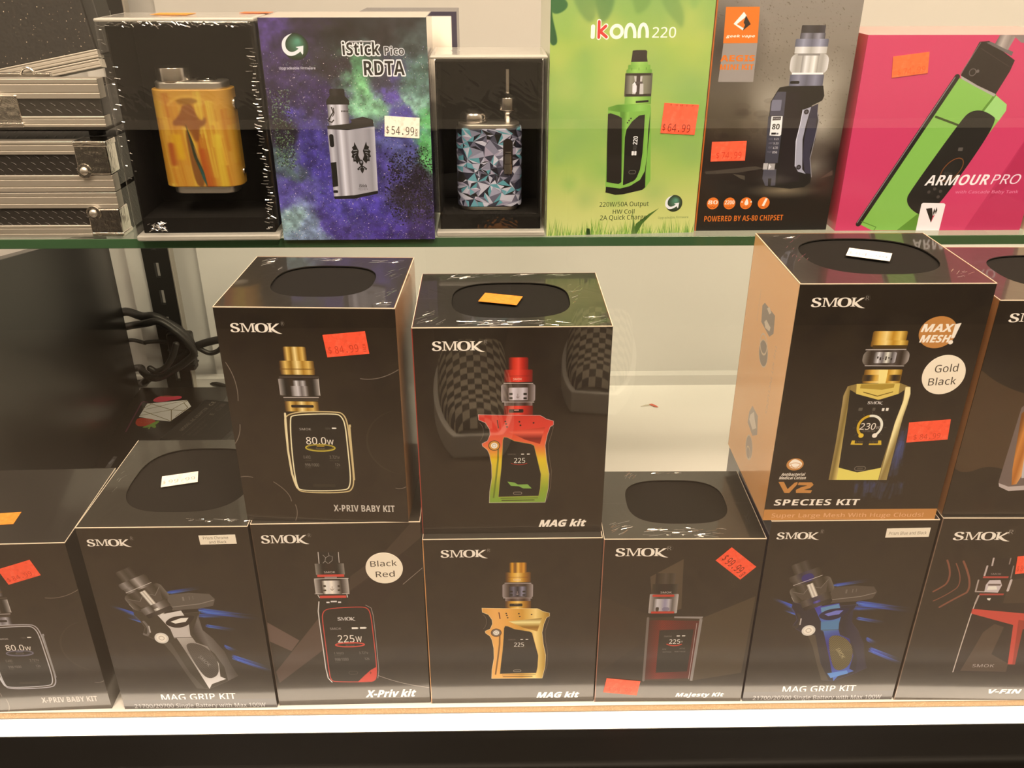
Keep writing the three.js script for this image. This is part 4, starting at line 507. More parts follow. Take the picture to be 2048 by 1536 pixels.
// ---------------------------------------------------------------- cartons on the glass shelf
ILL = [1.28, 1.08, 0.79];                                             // more of the case lamp reaches these
function carton(o) {                                                   // a plain closed carton with a printed front
  const [w, h, d] = o.size, t = thing('carton', o.label, 'box', [o.at[0] - Math.sin(o.turn * Math.PI / 180) * d / 2, o.at[1], o.at[2] - Math.cos(o.turn * Math.PI / 180) * d / 2], o.turn, o.group);
  const W = w * mm, H = h * mm, D = d * mm, th = 0.6 * mm, fm = (x) => (o.wrap ? film(x) : phys({ roughness: 0.4, clearcoat: 0.6, clearcoatRoughness: 0.12, ...x }));
  const f = mesh('front_panel', panel(W, H, th), fm({ map: o.art }), t); f.position.set(0, H / 2, D / 2 - th / 2);
  for (const s of [-1, 1]) { const m = mesh('side_panel', panel(D - 2 * th, H, th), fm({ color: s < 0 ? o.left ?? o.sides : o.sides }), t); m.rotation.y = s * Math.PI / 2; m.position.set(s * (W / 2 - th / 2), H / 2, 0); }
  const bk = mesh('back_panel', panel(W, H, th), fm({ color: o.sides }), t); bk.rotation.y = Math.PI; bk.position.set(0, H / 2, -D / 2 + th / 2);
  mesh('top_panel', box(-w / 2 + 0.6, w / 2 - 0.6, h - 0.6, h, -d / 2 + 0.6, d / 2 - 0.6), fm({ color: o.top ?? o.sides }), t);
  mesh('bottom_panel', box(-w / 2 + 0.6, w / 2 - 0.6, 0, 0.6, -d / 2 + 0.6, d / 2 - 0.6), fm({ color: o.sides }), t);
  return t;
}
function arrowLogo(c, x, y, r) {                                       // green ball with a white turning arrow
  const g = c.createRadialGradient(x + r * 0.2, y - r * 0.4, r * 0.1, x, y, r); g.addColorStop(0, K('#5a9070')); g.addColorStop(1, K('#14301e')); disc(c, x, y, r, g);
  const wt = K('#e8e4d8');
  c.beginPath(); c.moveTo(x - r * 0.15, y - r * 0.98); c.quadraticCurveTo(x - r * 1.25, y - r * 0.7, x - r * 1.02, y + r * 0.25); c.quadraticCurveTo(x - r * 0.6, y + r * 1.05, x + r * 0.35, y + r * 0.35); c.lineTo(x + r * 0.48, y + r * 0.6); c.lineTo(x + r * 0.55, y + r * 0.5); c.lineTo(x + r * 0.62, y - r * 0.08); c.lineTo(x + r * 0.0, y + r * 0.02); c.lineTo(x + r * 0.22, y + r * 0.14); c.quadraticCurveTo(x - r * 0.4, y + r * 0.62, x - r * 0.72, y + r * 0.15); c.quadraticCurveTo(x - r * 0.95, y - r * 0.5, x - r * 0.15, y - r * 0.98); c.fillStyle = wt; c.fill();
}
{
  const S = [96, 130.8, 50];
  const t = carton({ size: S, at: [-87.8, SH, -538], turn: 0.37, wrap: true, sides: lin(0.03, 0.016, 0.07), top: lin(0.55, 0.5, 0.45), art: texture(96, 130.8, 9, (c, w, h) => {
    // powder clouds: colours at points, blended through warped noise
    const A = [[3, 4, '#4a3568'], [30, 4, '#2a2030'], [50, 8, '#1c1719'], [75, 6, '#241f20'], [92, 12, '#3d4540'], [12, 22, '#3a2a4c'], [40, 26, '#2a2228'], [70, 30, '#34303c'], [90, 34, '#4e6a5a'], [8, 42, '#2e2040'], [30, 42, '#3c2a54'], [57, 36, '#7cbc78'], [60, 44, '#84b888'], [54, 28, '#4c7a50'], [74, 40, '#56448a'], [86, 47, '#88b094'], [5, 60, '#221c24'], [22, 62, '#463a80'], [45, 62, '#443874'], [76, 58, '#50448a'], [93, 60, '#5aa65c'], [4, 80, '#4a5a58'], [25, 80, '#42367e'], [80, 75, '#4e4c80'], [94, 80, '#62b060'], [84, 92, '#2a2034'], [66, 88, '#4a3e80'], [8, 98, '#584c90'], [35, 104, '#4c4090'], [60, 106, '#46388a'], [90, 108, '#30244a'], [4, 122, '#8aa49c'], [16, 127, '#7c8ca0'], [34, 122, '#46367e'], [62, 124, '#40307a'], [88, 124, '#38285a']].map(([x, y, k]) => { const n = parseInt(k.slice(1), 16); return [x, y, n >> 16 & 255, n >> 8 & 255, n & 255]; });
    { const W = 384, H = 524, o = document.createElement('canvas'); o.width = W; o.height = H; const q = o.getContext('2d'), im = q.createImageData(W, H), f = (x, y) => 0.5 * nA(x, y) + 0.25 * nB(x * 2.1, y * 2.1) + 0.15 * nA(x * 4.3, y * 4.3) + 0.1 * nB(x * 9, y * 9);
      for (let j = 0; j < H; j++) for (let i = 0; i < W; i++) { const X = i / W * w, Y = j / H * h, ux = X + 26 * (f(X / 13, Y / 13) - 0.5), uy = Y + 26 * (f(X / 13 + 31, Y / 13 + 17) - 0.5); let S = 0, r = 0, g = 0, b = 0; for (const p of A) { const k = 1 / (Math.pow((p[0] - ux) ** 2 + (p[1] - uy) ** 2, 1.7) + 30); S += k; r += k * p[2]; g += k * p[3]; b += k * p[4]; } const m = (0.5 + 0.95 * f(X / 4, Y / 4)) / S, at = (j * W + i) * 4; [r, g, b].forEach((v, z) => { const l = Math.max(0.004, Math.pow(v * m / 255, 2.2) / ILL[z]); im.data[at + z] = 255 * Math.pow(l, 1 / 2.2); }); im.data[at + 3] = 255; }
      q.putImageData(im, 0, 0); c.drawImage(o, 0, 0, w, h); } reseed(5);
    // dust and clods
    for (let i = 0; i < 8500; i++) { const x = rnd() * w, y = h * (0.1 + 0.9 * Math.pow(rnd(), 0.8)), r = 0.06 + 0.22 * Math.pow(rnd(), 3); disc(c, x, y, r, ['rgba(230,225,235,.75)', 'rgba(150,140,215,.7)', 'rgba(20,14,24,.8)', 'rgba(120,180,140,.55)'][Math.floor(rnd() * 4)]); }
    for (let i = 0; i < 1500; i++) { const x = w * (0.78 + 0.26 * rnd() - 0.1 * rnd()), y = h * (0.55 + 0.28 * rnd() + 0.1 * rnd()); disc(c, x, y, 0.15 + 0.45 * rnd(), 'rgba(18,14,18,.7)'); }
    for (let i = 0; i < 900; i++) disc(c, w * 0.02 + rnd() * w * 0.12, h * (0.3 + 0.35 * rnd()), 0.1 + 0.35 * rnd(), rnd() < 0.5 ? 'rgba(20,16,22,.7)' : 'rgba(120,170,120,.5)');
    const L = [20.0, 15.6]; arrowLogo(c, L[0], L[1], 7.39); T(c, 'Upgradeable Firmware', 9.2, 26.5, 30.3, 28.5, K('#e8e0e8'));
    const o = { bold: true, stroke: 14, strokeCol: K('#f0e8dc') };
    T(c, 'iStick', 46.8, 13.0, 68.3, 20.3, K('#1c1818'), o); T(c, 'Pico', 71.0, 15.5, 82.4, 20.2, K('#4a4844'), { bold: true, stroke: 12, strokeCol: K('#e8e0d4') }); T(c, 'RDTA', 58.4, 23.3, 82.3, 31.4, K('#16141a'), o); rect(c, 50.6, 12.5, 65.5, 13.4, K('#e8e0d4')); rect(c, 50.9, 12.9, 65.1, 13.3, K('#2a2624'));
    // device
    metal(c, 37.1, 38.8, 46.0, 44.3, ['#161412', '#3a3634', '#2a2624', '#161412'].map((x) => K(x)), 1); poly(c, [36.9, 42.9, 45.9, 42.9, 48.3, 45.5, 48.3, 48.1, 34.6, 48.0, 34.8, 45.7], K('#242020'));
    const st = ['#6a6664', '#d8d0c8', '#a8a09a', '#e8e0d8', '#98908c', '#605a58'].map((x) => K(x)); metal(c, 35.1, 47.8, 47.4, 60.8, st, 0.4); for (let i = 0; i < 5; i++) { const p = [43.1, 51.3]; rect(c, p[0] + i * 0.86, p[1], p[0] + i * 0.86 + 0.55, p[1] + 0.8, K('#1c1818')); }
    line(c, [37.6, 49.6, 38.3, 52.2, 36.3, 55.0, 35.1, 57.4, 37.0, 58.1, 38.1, 56.9], 0.7, K('#2a2626')); line(c, [38.7, 49.9, 38.8, 52.7, 37.8, 54.6], 0.5, K('#2a2626'));
    poly(c, [33.9, 60.2, 47.8, 58.9, 50.8, 56.0, 55.7, 54.9, 61.6, 56.6, 61.9, 60.4, 46.3, 62.7, 34.2, 62.1], K('#1e1b1a')); poly(c, [48.0, 56.5, 55.7, 55.3, 61.2, 56.9, 60.3, 58.7, 50.4, 59.8], K('#34302e'));
    poly(c, [33.9, 62.1, 46.3, 62.7, 62.3, 60.7, 61.7, 100.3, 46.9, 102.8, 34.2, 103.7], K('#8a8684')); poly(c, [33.9, 62.1, 46.3, 62.7, 46.1, 102.9, 34.2, 103.7], grad(c, 33.2, 82.1, 47.6, 82.1, ['#8a8280', '#c8c0ba', '#8a8482', '#e0d8d2', '#a09894', '#c0b8b2'].map((x) => K(x)))); poly(c, [46.3, 62.7, 62.3, 60.7, 61.7, 100.3, 46.1, 102.9], grad(c, 46.5, 72.3, 63.2, 72.4, ['#b8b0ac', '#a29c98', '#a8a09c', '#96908c', '#d0c8c4'].map((x) => K(x))));
    rect(c, 34.6, 65.0, 37.2, 72.8, K('#221e1e'), 1.6); poly(c, [34.1, 82.1, 37.5, 81.7, 37.4, 96.6, 34.1, 97.1], K('#1e1a1a')); rect(c, 34.1, 99.1, 37.0, 100.8, K('#221e1e'), 0.6); poly(c, [34.0, 103.0, 47.0, 102.3, 61.7, 99.5, 61.6, 101.3, 46.8, 104.5, 34.6, 104.7], K('#1c1816'));
    // spread-winged bird emblem
    const D = K('#1e1c1e'); for (const s of [-1, 1]) { const P = (u, v) => { const a = [53.0, 78.2]; const k = 0.09; return [a[0] + s * u * k, a[1] + v * k - s * u * k * 0.03]; };
      poly(c, [...P(8, 25), ...P(20, -5), ...P(14, -35), ...P(40, -95), ...P(44, -70), ...P(58, -60), ...P(52, -45), ...P(66, -30), ...P(58, -15), ...P(66, 5), ...P(54, 12), ...P(56, 35), ...P(40, 35), ...P(30, 52), ...P(22, 40)], D); for (let i = 0; i < 4; i++) line(c, [...P(24 + i * 7, -40 + i * 16), ...P(50 - i * 2, -38 + i * 20)], 0.35, K('#a8a4a0')); poly(c, [...P(0, 60), ...P(14, 70), ...P(34, 85), ...P(28, 95), ...P(14, 88), ...P(8, 105), ...P(0, 118)], D); line(c, [...P(6, 76), ...P(20, 86)], 0.3, K('#a8a4a0')); }
    { const a = [52.7, 82.2]; disc(c, a[0], a[1], 1.29, D, 1.85); disc(c, a[0], a[1] - 0.4, 0.65, K('#8a8684'), 0.83); }
    T(c, 'iStick', 50.5, 95.4, 55.2, 97.4, K('#2a2626'), { bold: true }); T(c, 'PICO RDTA', 49.9, 98.0, 55.7, 99.3, K('#6a6462'));
  }), label: 'purple and green powder-splashed carton showing a silver device with a bird emblem' });
  sticker(t, 'F', S, [68.9, 54.4, 89.8, 55.7, 67.9, 66.4], paper(priceTex(WHITE, '#3a342e', '54.99', { x0: 1.2, x1: 22, y0: 7.6, y1: 14.2, each: 1 })), 'price_sticker', false, 'white price sticker');
}
{
  const S = [96.9, 190, 50];
  const t = carton({ size: S, at: [80, SH, -547.2], turn: 3.7, sides: lin(0.55, 0.6, 0.45), art: texture(96.9, 190, 8, (c, w, h) => {
    const q = [40.4, 50.7][1], r = [48.2, 191.5][1]; rect(c, 0, 0, w, h, grad(c, 0, q, 0, r, ['#8aac58', '#a4b854', '#98b45a', '#8cae54', '#a0b858', '#c0c46c', '#d0d07c'].map((x) => K(x)))); reseed(12);
    for (let i = 0; i < 60; i++) { const x = rnd() * w, y = q + rnd() * (r - q) * 0.85, R = 6 + rnd() * 16; const g = c.createRadialGradient(x, y, 0, x, y, R), k = ['#b4be60', '#c8c860', '#7aa850', '#88a85c'][i % 4]; g.addColorStop(0, KA(k, 0.4)); g.addColorStop(1, KA(k, 0)); c.fillStyle = g; c.fillRect(0, 0, w, h); }
    for (const [p, k, a] of [[[3.0, 40.6, -0.3, 55.6, 4.7, 71.9, 3.3, 75.0, 0.0, 74.5, -5.9, 55.6, -6.1, 40.5], '#2e5a34', 1], [[-0.5, 45.5, 9.7, 50.6, 10.0, 54.8, 4.3, 58.2, -0.3, 56.9], '#3a6a3c', 1], [[11.4, 45.6, 15.4, 55.7, 22.3, 63.4, 26.4, 60.9, 26.5, 54.0, 24.3, 45.6], '#5a8048', 0.55], [[24.3, 45.6, 26.7, 56.6, 29.8, 63.5, 34.3, 60.0, 36.8, 54.1, 37.3, 45.7], '#4a7444', 0.6], [[45.7, 45.7, 48.5, 54.2, 50.2, 58.4, 53.9, 57.2, 58.3, 53.4, 58.7, 45.8], '#6a9048', 0.6], [[62.4, 45.8, 67.0, 56.0, 74.2, 62.9, 78.4, 66.8, 79.2, 60.3, 77.3, 54.3, 71.8, 45.8], '#6f924e', 0.6], [[79.3, 45.8, 82.0, 54.3, 84.0, 56.1, 87.6, 53.5, 86.8, 45.9], '#86a858', 0.6]]) { c.filter = a < 1 ? 'blur(7px)' : 'blur(2px)'; blob(c, p, KA(k, a)); } c.filter = 'none';
    // grass along the foot
    reseed(44); const by = [48.3, 192.1][1]; for (let i = 0; i < 420; i++) { const x = rnd() * w, l = 3 + rnd() * 12 * (0.4 + 0.6 * Math.abs(Math.sin(x * 0.12 + 1))), b = (rnd() - 0.5) * 7; c.globalAlpha = 0.75; poly(c, [x - 0.35, by + 3, x + 0.35, by + 3, x + b, by - l], K(['#6a9438', '#8ab048', '#4a7430', '#a0bc50', '#5a8838'][i % 5])); c.globalAlpha = 1; }
    poly(c, [56.1, 190.7, 58.2, 183.3, 66.2, 177.1, 72.7, 173.3, 67.3, 178.2, 62.4, 183.4, 58.7, 190.7], K('#4a6a30')); poly(c, [55.5, 190.7, 56.1, 182.2, 55.0, 172.7, 56.9, 182.2, 58.7, 190.7], K('#5a7838')); poly(c, [26.1, 189.9, 26.0, 185.6, 28.1, 185.9, 28.8, 190.5], K('#2e4420'));
    const Wt = K('#f4ecd4', 1.1), lw = 2.41;
    rect(c, 23.9, 63.6, 26.3, 71.4, Wt, 1); line(c, [28.6, 61.9, 28.7, 70.7], 2.6, Wt); line(c, [32.8, 64.3, 29.2, 67.6, 33.4, 70.6], 2.6, Wt); line(c, [28.6, 62.1, 28.7, 70.6], 1.7, K('#d8403c')); line(c, [32.6, 64.5, 29.4, 67.4, 33.2, 70.4], 1.7, K('#d8403c'));
    { const a = [39.2, 67.5]; ring(c, a[0], a[1], 3.21, 3.21, lw * 0.8, Wt); } for (const u of [[44.8, 71.2, 43.9, 63.6, 46.7, 63.6, 49.8, 63.6, 50.1, 71.1], [52.9, 71.1, 51.9, 63.6, 54.8, 63.6, 57.4, 63.6, 57.5, 71.0]]) { c.beginPath(); c.moveTo(u[0], u[1]); c.bezierCurveTo(u[2] - 0.6, u[3] - 2.4, u[6] + 0.6, u[7] - 2.4, u[8], u[9]); c.lineWidth = lw * 0.8; c.lineCap = 'butt'; c.strokeStyle = Wt; c.stroke(); }
    T(c, '220', 60.4, 65.2, 74.7, 71.1, Wt, {});
    // device
    poly(c, [49.4, 78.1, 51.4, 77.8, 57.2, 77.8, 58.2, 78.4, 58.2, 81.7, 58.8, 84.3, 48.8, 84.4, 49.2, 81.1], K('#3a3430'));
    metal(c, 48.8, 84.4, 59.0, 86.4, ['#7aa848', '#a4cc60', '#86b44c'].map((x) => K(x))); metal(c, 47.2, 86.0, 60.7, 89.0, ['#6a983c', '#9cc85a', '#7aa844'].map((x) => K(x)), 0.6); metal(c, 46.3, 88.6, 61.8, 91.2, ['#6a983c', '#9cc85a', '#8cb850', '#6a983c'].map((x) => K(x)), 0.6); for (const p of [[49.4, 87.9], [53.7, 87.7], [58.1, 87.5]]) rect(c, p[0], p[1], p[0] + 0.25, p[1] + 1.4, K('#4a6a28'));
    metal(c, 45.8, 90.8, 62.4, 104.2, ['#4a443c', '#8a8670', '#7a765e', '#8e8a72', '#807c64', '#5a5648'].map((x) => K(x)), 0.4); rect(c, 45.8, 90.8, 61.5, 92.1, K('#3a342e')); rect(c, 46.5, 102.7, 62.2, 104.4, K('#3a342e'));
    poly(c, [51.2, 92.4, 56.3, 92.5, 56.0, 96.1, 57.1, 97.0, 57.5, 102.9, 50.6, 102.8, 50.3, 97.4, 51.8, 95.6], K('#c8beb0')); rect(c, 52.7, 92.0, 55.0, 103.0, K('#4a403a')); rect(c, 51.1, 95.6, 56.6, 96.8, K('#5a504a')); poly(c, [50.3, 97.4, 51.8, 95.6, 52.5, 97.3], K('#f0e8dc')); rect(c, 50.8, 97.4, 53.2, 102.1, K('#e8e0d4'), 1);
    metal(c, 46.3, 104.2, 62.5, 108.7, ['#7aa848', '#a4cc60', '#8cb850', '#6a983c'].map((x) => K(x))); poly(c, [53.1, 106.9, 60.9, 106.3, 61.0, 107.5, 53.2, 108.0], K('#1c1a14'));
    poly(c, [36.3, 110.4, 41.6, 108.9, 47.5, 108.3, 62.3, 109.2, 62.9, 111.5, 65.7, 155.5, 62.4, 160.5, 48.7, 163.8, 43.6, 164.2, 37.6, 162.5, 37.0, 158.4], K('#7eb048'));
    poly(c, [36.3, 110.4, 41.6, 108.9, 62.3, 109.2, 62.6, 112.5, 49.8, 113.2, 45.8, 113.6, 36.4, 112.1], grad(c, 36.9, 111.2, 62.5, 111.5, ['#6a9a3c', '#5a8a34', '#7ab048', '#92c458', '#7aac46'].map((x) => K(x)))); poly(c, [43.8, 113.1, 49.8, 113.2, 52.5, 157.2, 47.4, 158.7], grad(c, 45.9, 132.3, 50.9, 132.4, ['#5a8a34', '#8cc050', '#74a844'].map((x) => K(x))));
    const p1 = [36.4, 114.2, 38.0, 113.8, 43.0, 115.5, 45.2, 116.9, 47.1, 156.1, 45.3, 157.3, 37.6, 155.9, 36.7, 132.1]; poly(c, p1, K('#2a2822'));
    const p2 = [59.3, 114.9, 55.8, 115.4, 51.6, 118.9, 48.4, 123.7, 47.7, 128.5, 48.2, 158.0, 52.5, 157.2, 56.4, 154.3, 58.5, 148.3, 59.4, 138.4, 59.5, 127.7]; poly(c, p2, K('#26241e')); poly(c, [62.6, 113.4, 61.6, 115.3, 62.1, 124.8, 62.4, 140.4, 61.7, 149.4, 59.0, 154.9, 52.5, 158.8, 46.5, 160.2, 37.4, 158.8, 37.2, 162.5, 43.6, 164.2, 48.7, 163.9, 60.9, 161.3, 62.6, 159.7, 62.2, 150.4, 62.9, 124.8], K('#22201a'));
    poly(c, [62.6, 113.4, 60.6, 115.5, 60.9, 128.7, 60.5, 140.4, 59.1, 149.8, 55.4, 155.3, 48.4, 158.2, 37.3, 156.1, 37.4, 158.8, 46.5, 160.2, 53.5, 158.3, 59.4, 154.2, 61.6, 148.4, 62.4, 138.5, 62.1, 122.9], K('#84b44c'));
    for (const z of [[48.8, 119.6], [49.7, 118.3], [50.8, 117.1]]) disc(c, z[0], z[1], 0.45, K('#1c2412')); { c.save(); const a = [55.7, 133.0]; c.translate(a[0], a[1]); c.rotate(-Math.PI / 2 + 0.04); T(c, '220', 0, -2.86, 5.18, 0, K('#f0e8d8'), { bold: true }); T(c, '0.50 3.8', -3.57, -2.32, -0.54, -0.36, K('#8a8478')); c.restore(); } rect(c, 52.5, 136.8, 54.0, 139.5, K('#e8e0d0'), 0.3); rect(c, 54.2, 136.8, 55.6, 139.5, K('#e8e0d0'), 0.3);
    { const a = [51.5, 148.9], b = [55.9, 151.0]; c.beginPath(); c.roundRect(a[0], a[1], b[0] - a[0], b[1] - a[1], 1.8); c.lineWidth = 0.4; c.strokeStyle = K('#6a6458'); c.stroke(); }
    T(c, '220W/50A Output', 33.8, 168.7, 65.7, 172.7, K('#2e3a18')); T(c, 'HW Coil', 42.6, 173.5, 56.7, 176.5, K('#2e3a18')); T(c, '2A Quick Charge', 34.5, 177.2, 64.9, 181.5, K('#2e3a18'));
    const L = [82.2, 170.5]; arrowLogo(c, L[0], L[1], 5.45); T(c, 'Upgradeable Firmware', 72.6, 178.8, 92.5, 180.9, K('#7a8a50'));
  }), label: 'tall bright green carton with leaves and grass showing a green and black device' });
  sticker(t, 'F', S, [70.9, 108.1, 92.5, 109.5, 69.8, 126.1], paper(priceTex(RED, 'rgba(90,16,0,.9)', '64.99', { x0: 1, x1: 22, y0: 10.8, y1: 15, top: '1 3 8 1 7' })), 'price_sticker', false, 'red-orange price sticker');
}
{
  const S = [87.3, 190, 50];
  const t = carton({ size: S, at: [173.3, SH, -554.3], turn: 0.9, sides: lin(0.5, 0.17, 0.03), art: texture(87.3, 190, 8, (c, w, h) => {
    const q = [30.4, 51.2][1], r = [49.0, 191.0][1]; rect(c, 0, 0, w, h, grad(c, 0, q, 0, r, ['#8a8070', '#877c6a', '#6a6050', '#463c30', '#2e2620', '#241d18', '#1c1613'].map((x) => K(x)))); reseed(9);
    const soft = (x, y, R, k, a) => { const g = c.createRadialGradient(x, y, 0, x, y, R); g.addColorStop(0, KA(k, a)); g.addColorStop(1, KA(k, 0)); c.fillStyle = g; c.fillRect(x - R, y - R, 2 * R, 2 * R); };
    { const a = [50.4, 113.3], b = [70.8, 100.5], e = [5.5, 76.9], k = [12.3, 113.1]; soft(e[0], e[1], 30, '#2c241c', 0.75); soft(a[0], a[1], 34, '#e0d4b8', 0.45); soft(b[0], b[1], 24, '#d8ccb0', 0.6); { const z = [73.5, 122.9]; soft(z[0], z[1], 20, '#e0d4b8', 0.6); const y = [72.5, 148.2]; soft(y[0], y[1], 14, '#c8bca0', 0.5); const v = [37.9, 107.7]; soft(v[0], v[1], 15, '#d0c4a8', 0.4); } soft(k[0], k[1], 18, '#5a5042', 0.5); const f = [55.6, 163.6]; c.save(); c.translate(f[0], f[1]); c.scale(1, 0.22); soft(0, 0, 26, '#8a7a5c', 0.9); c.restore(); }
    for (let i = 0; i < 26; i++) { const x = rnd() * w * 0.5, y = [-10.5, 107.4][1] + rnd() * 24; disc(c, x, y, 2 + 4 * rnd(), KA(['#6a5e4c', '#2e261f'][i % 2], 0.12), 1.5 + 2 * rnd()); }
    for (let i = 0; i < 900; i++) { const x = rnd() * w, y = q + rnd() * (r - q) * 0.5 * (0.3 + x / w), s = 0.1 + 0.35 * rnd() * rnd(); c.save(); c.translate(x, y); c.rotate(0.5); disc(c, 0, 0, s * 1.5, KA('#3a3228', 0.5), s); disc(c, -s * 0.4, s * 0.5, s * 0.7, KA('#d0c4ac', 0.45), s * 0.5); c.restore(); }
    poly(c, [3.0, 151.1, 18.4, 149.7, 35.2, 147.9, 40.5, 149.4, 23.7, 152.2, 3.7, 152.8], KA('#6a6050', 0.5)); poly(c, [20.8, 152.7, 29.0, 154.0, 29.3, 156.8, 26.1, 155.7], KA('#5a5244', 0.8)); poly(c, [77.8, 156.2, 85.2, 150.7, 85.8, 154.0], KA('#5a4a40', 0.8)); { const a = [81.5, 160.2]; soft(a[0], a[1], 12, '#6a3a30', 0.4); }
    rect(c, 0, h - 190, 0.7, h, K('#c0642c')); line(c, [0.4, 0, 0.4, h], 0.9, K('#c8682e'));
    const Or = K('#e27428'), Gy = K('#9a8e80');
    poly(c, [6.4, 74.7, 26.9, 74.6, 27.1, 96.8, 5.5, 96.7], Gy); poly(c, [5.7, 54.7, 25.8, 54.6, 26.9, 74.6, 6.2, 74.7], Or);
    poly(c, [16.7, 57.3, 18.7, 59.7, 13.2, 64.1, 17.6, 66.3, 17.4, 67.7, 11.2, 63.9], K('#f0e8d8')); poly(c, [18.1, 59.3, 21.5, 64.1, 17.1, 67.7, 18.2, 64.6, 17.2, 63.2], K('#2a2420')); T(c, 'geek vape', 7.5, 69.9, 25.2, 71.9, K('#f4e8d4'), { bold: true, skew: 0.3 });
    T(c, 'AEGIS', 5.6, 81.3, 26.3, 84.9, Or, { bold: true, stroke: 3, strokeCol: Or }); T(c, 'MINI KIT', 5.8, 86.5, 26.3, 89.6, Or, { bold: true, stroke: 2, strokeCol: Or });
    // device
    const g = ['#4a4648', '#8a8688', '#5a5658', '#989496', '#4e4a4c'].map((x) => K(x));
    metal(c, 52.4, 64.7, 66.9, 69.4, ['#3a3634', '#4a4644', '#3a3634', '#4a4648'].map((x) => K(x)), 0.6); metal(c, 52.2, 69.0, 67.4, 72.6, g, 0.4); metal(c, 49.8, 72.3, 69.9, 77.3, ['#5a5a62', '#9a98a0', '#6a6870', '#a09ea6', '#5a5860'].map((x) => K(x)), 0.8); metal(c, 50.1, 76.7, 69.7, 80.5, ['#c0b8a8', '#e8e0d0', '#b0a898', '#e0d8c8', '#b8b0a0'].map((x) => K(x)));
    metal(c, 48.4, 80.6, 71.8, 92.3, ['#d8d0c0', '#a8a090', '#b8b0a0', '#a09888', '#b8b0a0', '#a8a090', '#e0d8c8'].map((x) => K(x)), 4); metal(c, 55.3, 81.1, 65.6, 91.8, ['#8a8478', '#e8e0d0', '#c0b8a8', '#f4ecdc', '#989080'].map((x) => K(x))); rect(c, 52.4, 80.6, 65.9, 81.7, K('#8a8478')); rect(c, 50.2, 91.5, 69.6, 92.7, K('#f0e8d8'), 0.5);
    metal(c, 49.4, 92.6, 70.3, 99.8, ['#5a5a64', '#8a8890', '#626068', '#8a8890', '#5a5860'].map((x) => K(x)), 0.6); rect(c, 49.9, 96.3, 55.7, 98.0, K('#1c1a1c'), 0.8);
    poly(c, [44.1, 100.0, 48.4, 99.3, 70.8, 99.2, 72.4, 105.1, 71.5, 107.9, 65.2, 111.1, 69.2, 113.5, 70.9, 119.1, 71.0, 132.5, 69.6, 142.2, 72.1, 155.1, 71.9, 158.6, 68.5, 161.6, 59.5, 162.6, 43.0, 160.9, 40.4, 154.9, 40.3, 142.0, 39.9, 122.7, 39.5, 108.6, 42.9, 101.7], K('#1e1b1c'));
    poly(c, [43.1, 102.6, 48.4, 102.6, 48.9, 116.6, 40.1, 116.8, 39.6, 109.1], K('#4c4a52')); rect(c, 40.3, 107.3, 46.4, 113.9, K('#7a7880'), 0.6); poly(c, [39.2, 117.2, 48.9, 116.6, 49.1, 146.0, 40.8, 145.9], K('#45434a')); poly(c, [40.5, 149.9, 48.8, 149.9, 49.5, 160.5, 43.0, 160.7, 40.5, 155.9], K('#504e54')); poly(c, [44.3, 155.9, 46.4, 155.9, 46.5, 160.9, 44.8, 160.9], K('#1c1a1c'));
    poly(c, [41.2, 117.2, 48.2, 117.1, 48.8, 128.5, 47.9, 129.2, 41.5, 128.8], K('#f0e8d8')); poly(c, [42.2, 117.5, 47.3, 117.4, 47.2, 119.5, 42.1, 119.7], K('#2a2628')); T(c, 'POWER', 42.6, 118.0, 46.9, 119.0, K('#d8d0c4')); T(c, '80', 42.4, 121.8, 47.2, 125.2, K('#1e1a1c'), { bold: true }); rect(c, 42.5, 127.1, 45.4, 128.3, K('#2a2628')); rect(c, 45.7, 127.3, 47.0, 128.3, K('#6a6668'));
    const tc = K('#b8b0a8'); for (const [s, p, u] of [['COIL', [41.4, 130.3, 44.1, 131.5], ['0.23', 44.7, 130.4, 47.7, 131.7]], ['AMP', [41.6, 133.0, 44.2, 134.2], ['5.23', 44.7, 133.1, 47.9, 134.4]], ['VOLT', [41.7, 135.8, 44.2, 136.9], ['4.70', 44.7, 135.8, 47.8, 137.3]], ['PUFF', [41.6, 138.5, 44.2, 139.7], ['856', 44.7, 138.5, 47.8, 140.0]]]) { T(c, s, ...p, K('#8a8488')); T(c, u[0], ...u.slice(1), tc, { bold: true }); }
    rect(c, 40.0, 146.1, 43.0, 150.1, K('#b8b0a4')); rect(c, 43.3, 146.3, 47.6, 150.3, K('#a8a094')); poly(c, [43.3, 146.3, 45.4, 148.3, 43.8, 150.3], K('#e0d8cc'));
    poly(c, [48.4, 102.7, 56.6, 102.3, 64.9, 158.1, 50.8, 159.0], KA('#2c282a', 0.8)); poly(c, [65.3, 111.6, 69.4, 109.7, 70.7, 130.6, 68.8, 138.3, 71.5, 153.1, 67.6, 152.6, 64.5, 142.2, 63.8, 130.5], K('#3c3a44')); poly(c, [60.4, 113.4, 65.3, 111.6, 63.6, 122.9, 62.9, 131.5, 65.5, 150.1, 68.2, 153.1, 62.9, 151.6, 60.6, 148.1, 58.9, 132.4, 60.0, 121.9], K('#a4a0a4')); line(c, [60.4, 113.4, 60.0, 121.9, 58.9, 132.4, 60.6, 148.1], 0.5, K('#d8d4d4')); for (const z of [[62.7, 114.6], [63.0, 148.8]]) { disc(c, z[0], z[1], 1.5, K('#2a2628')); disc(c, z[0], z[1], 0.8, K('#5a5658')); }
    line(c, [69.8, 115.3, 71.2, 120.1, 70.5, 132.5, 69.5, 143.2, 72.2, 155.1], 0.5, K('#8a8480'));
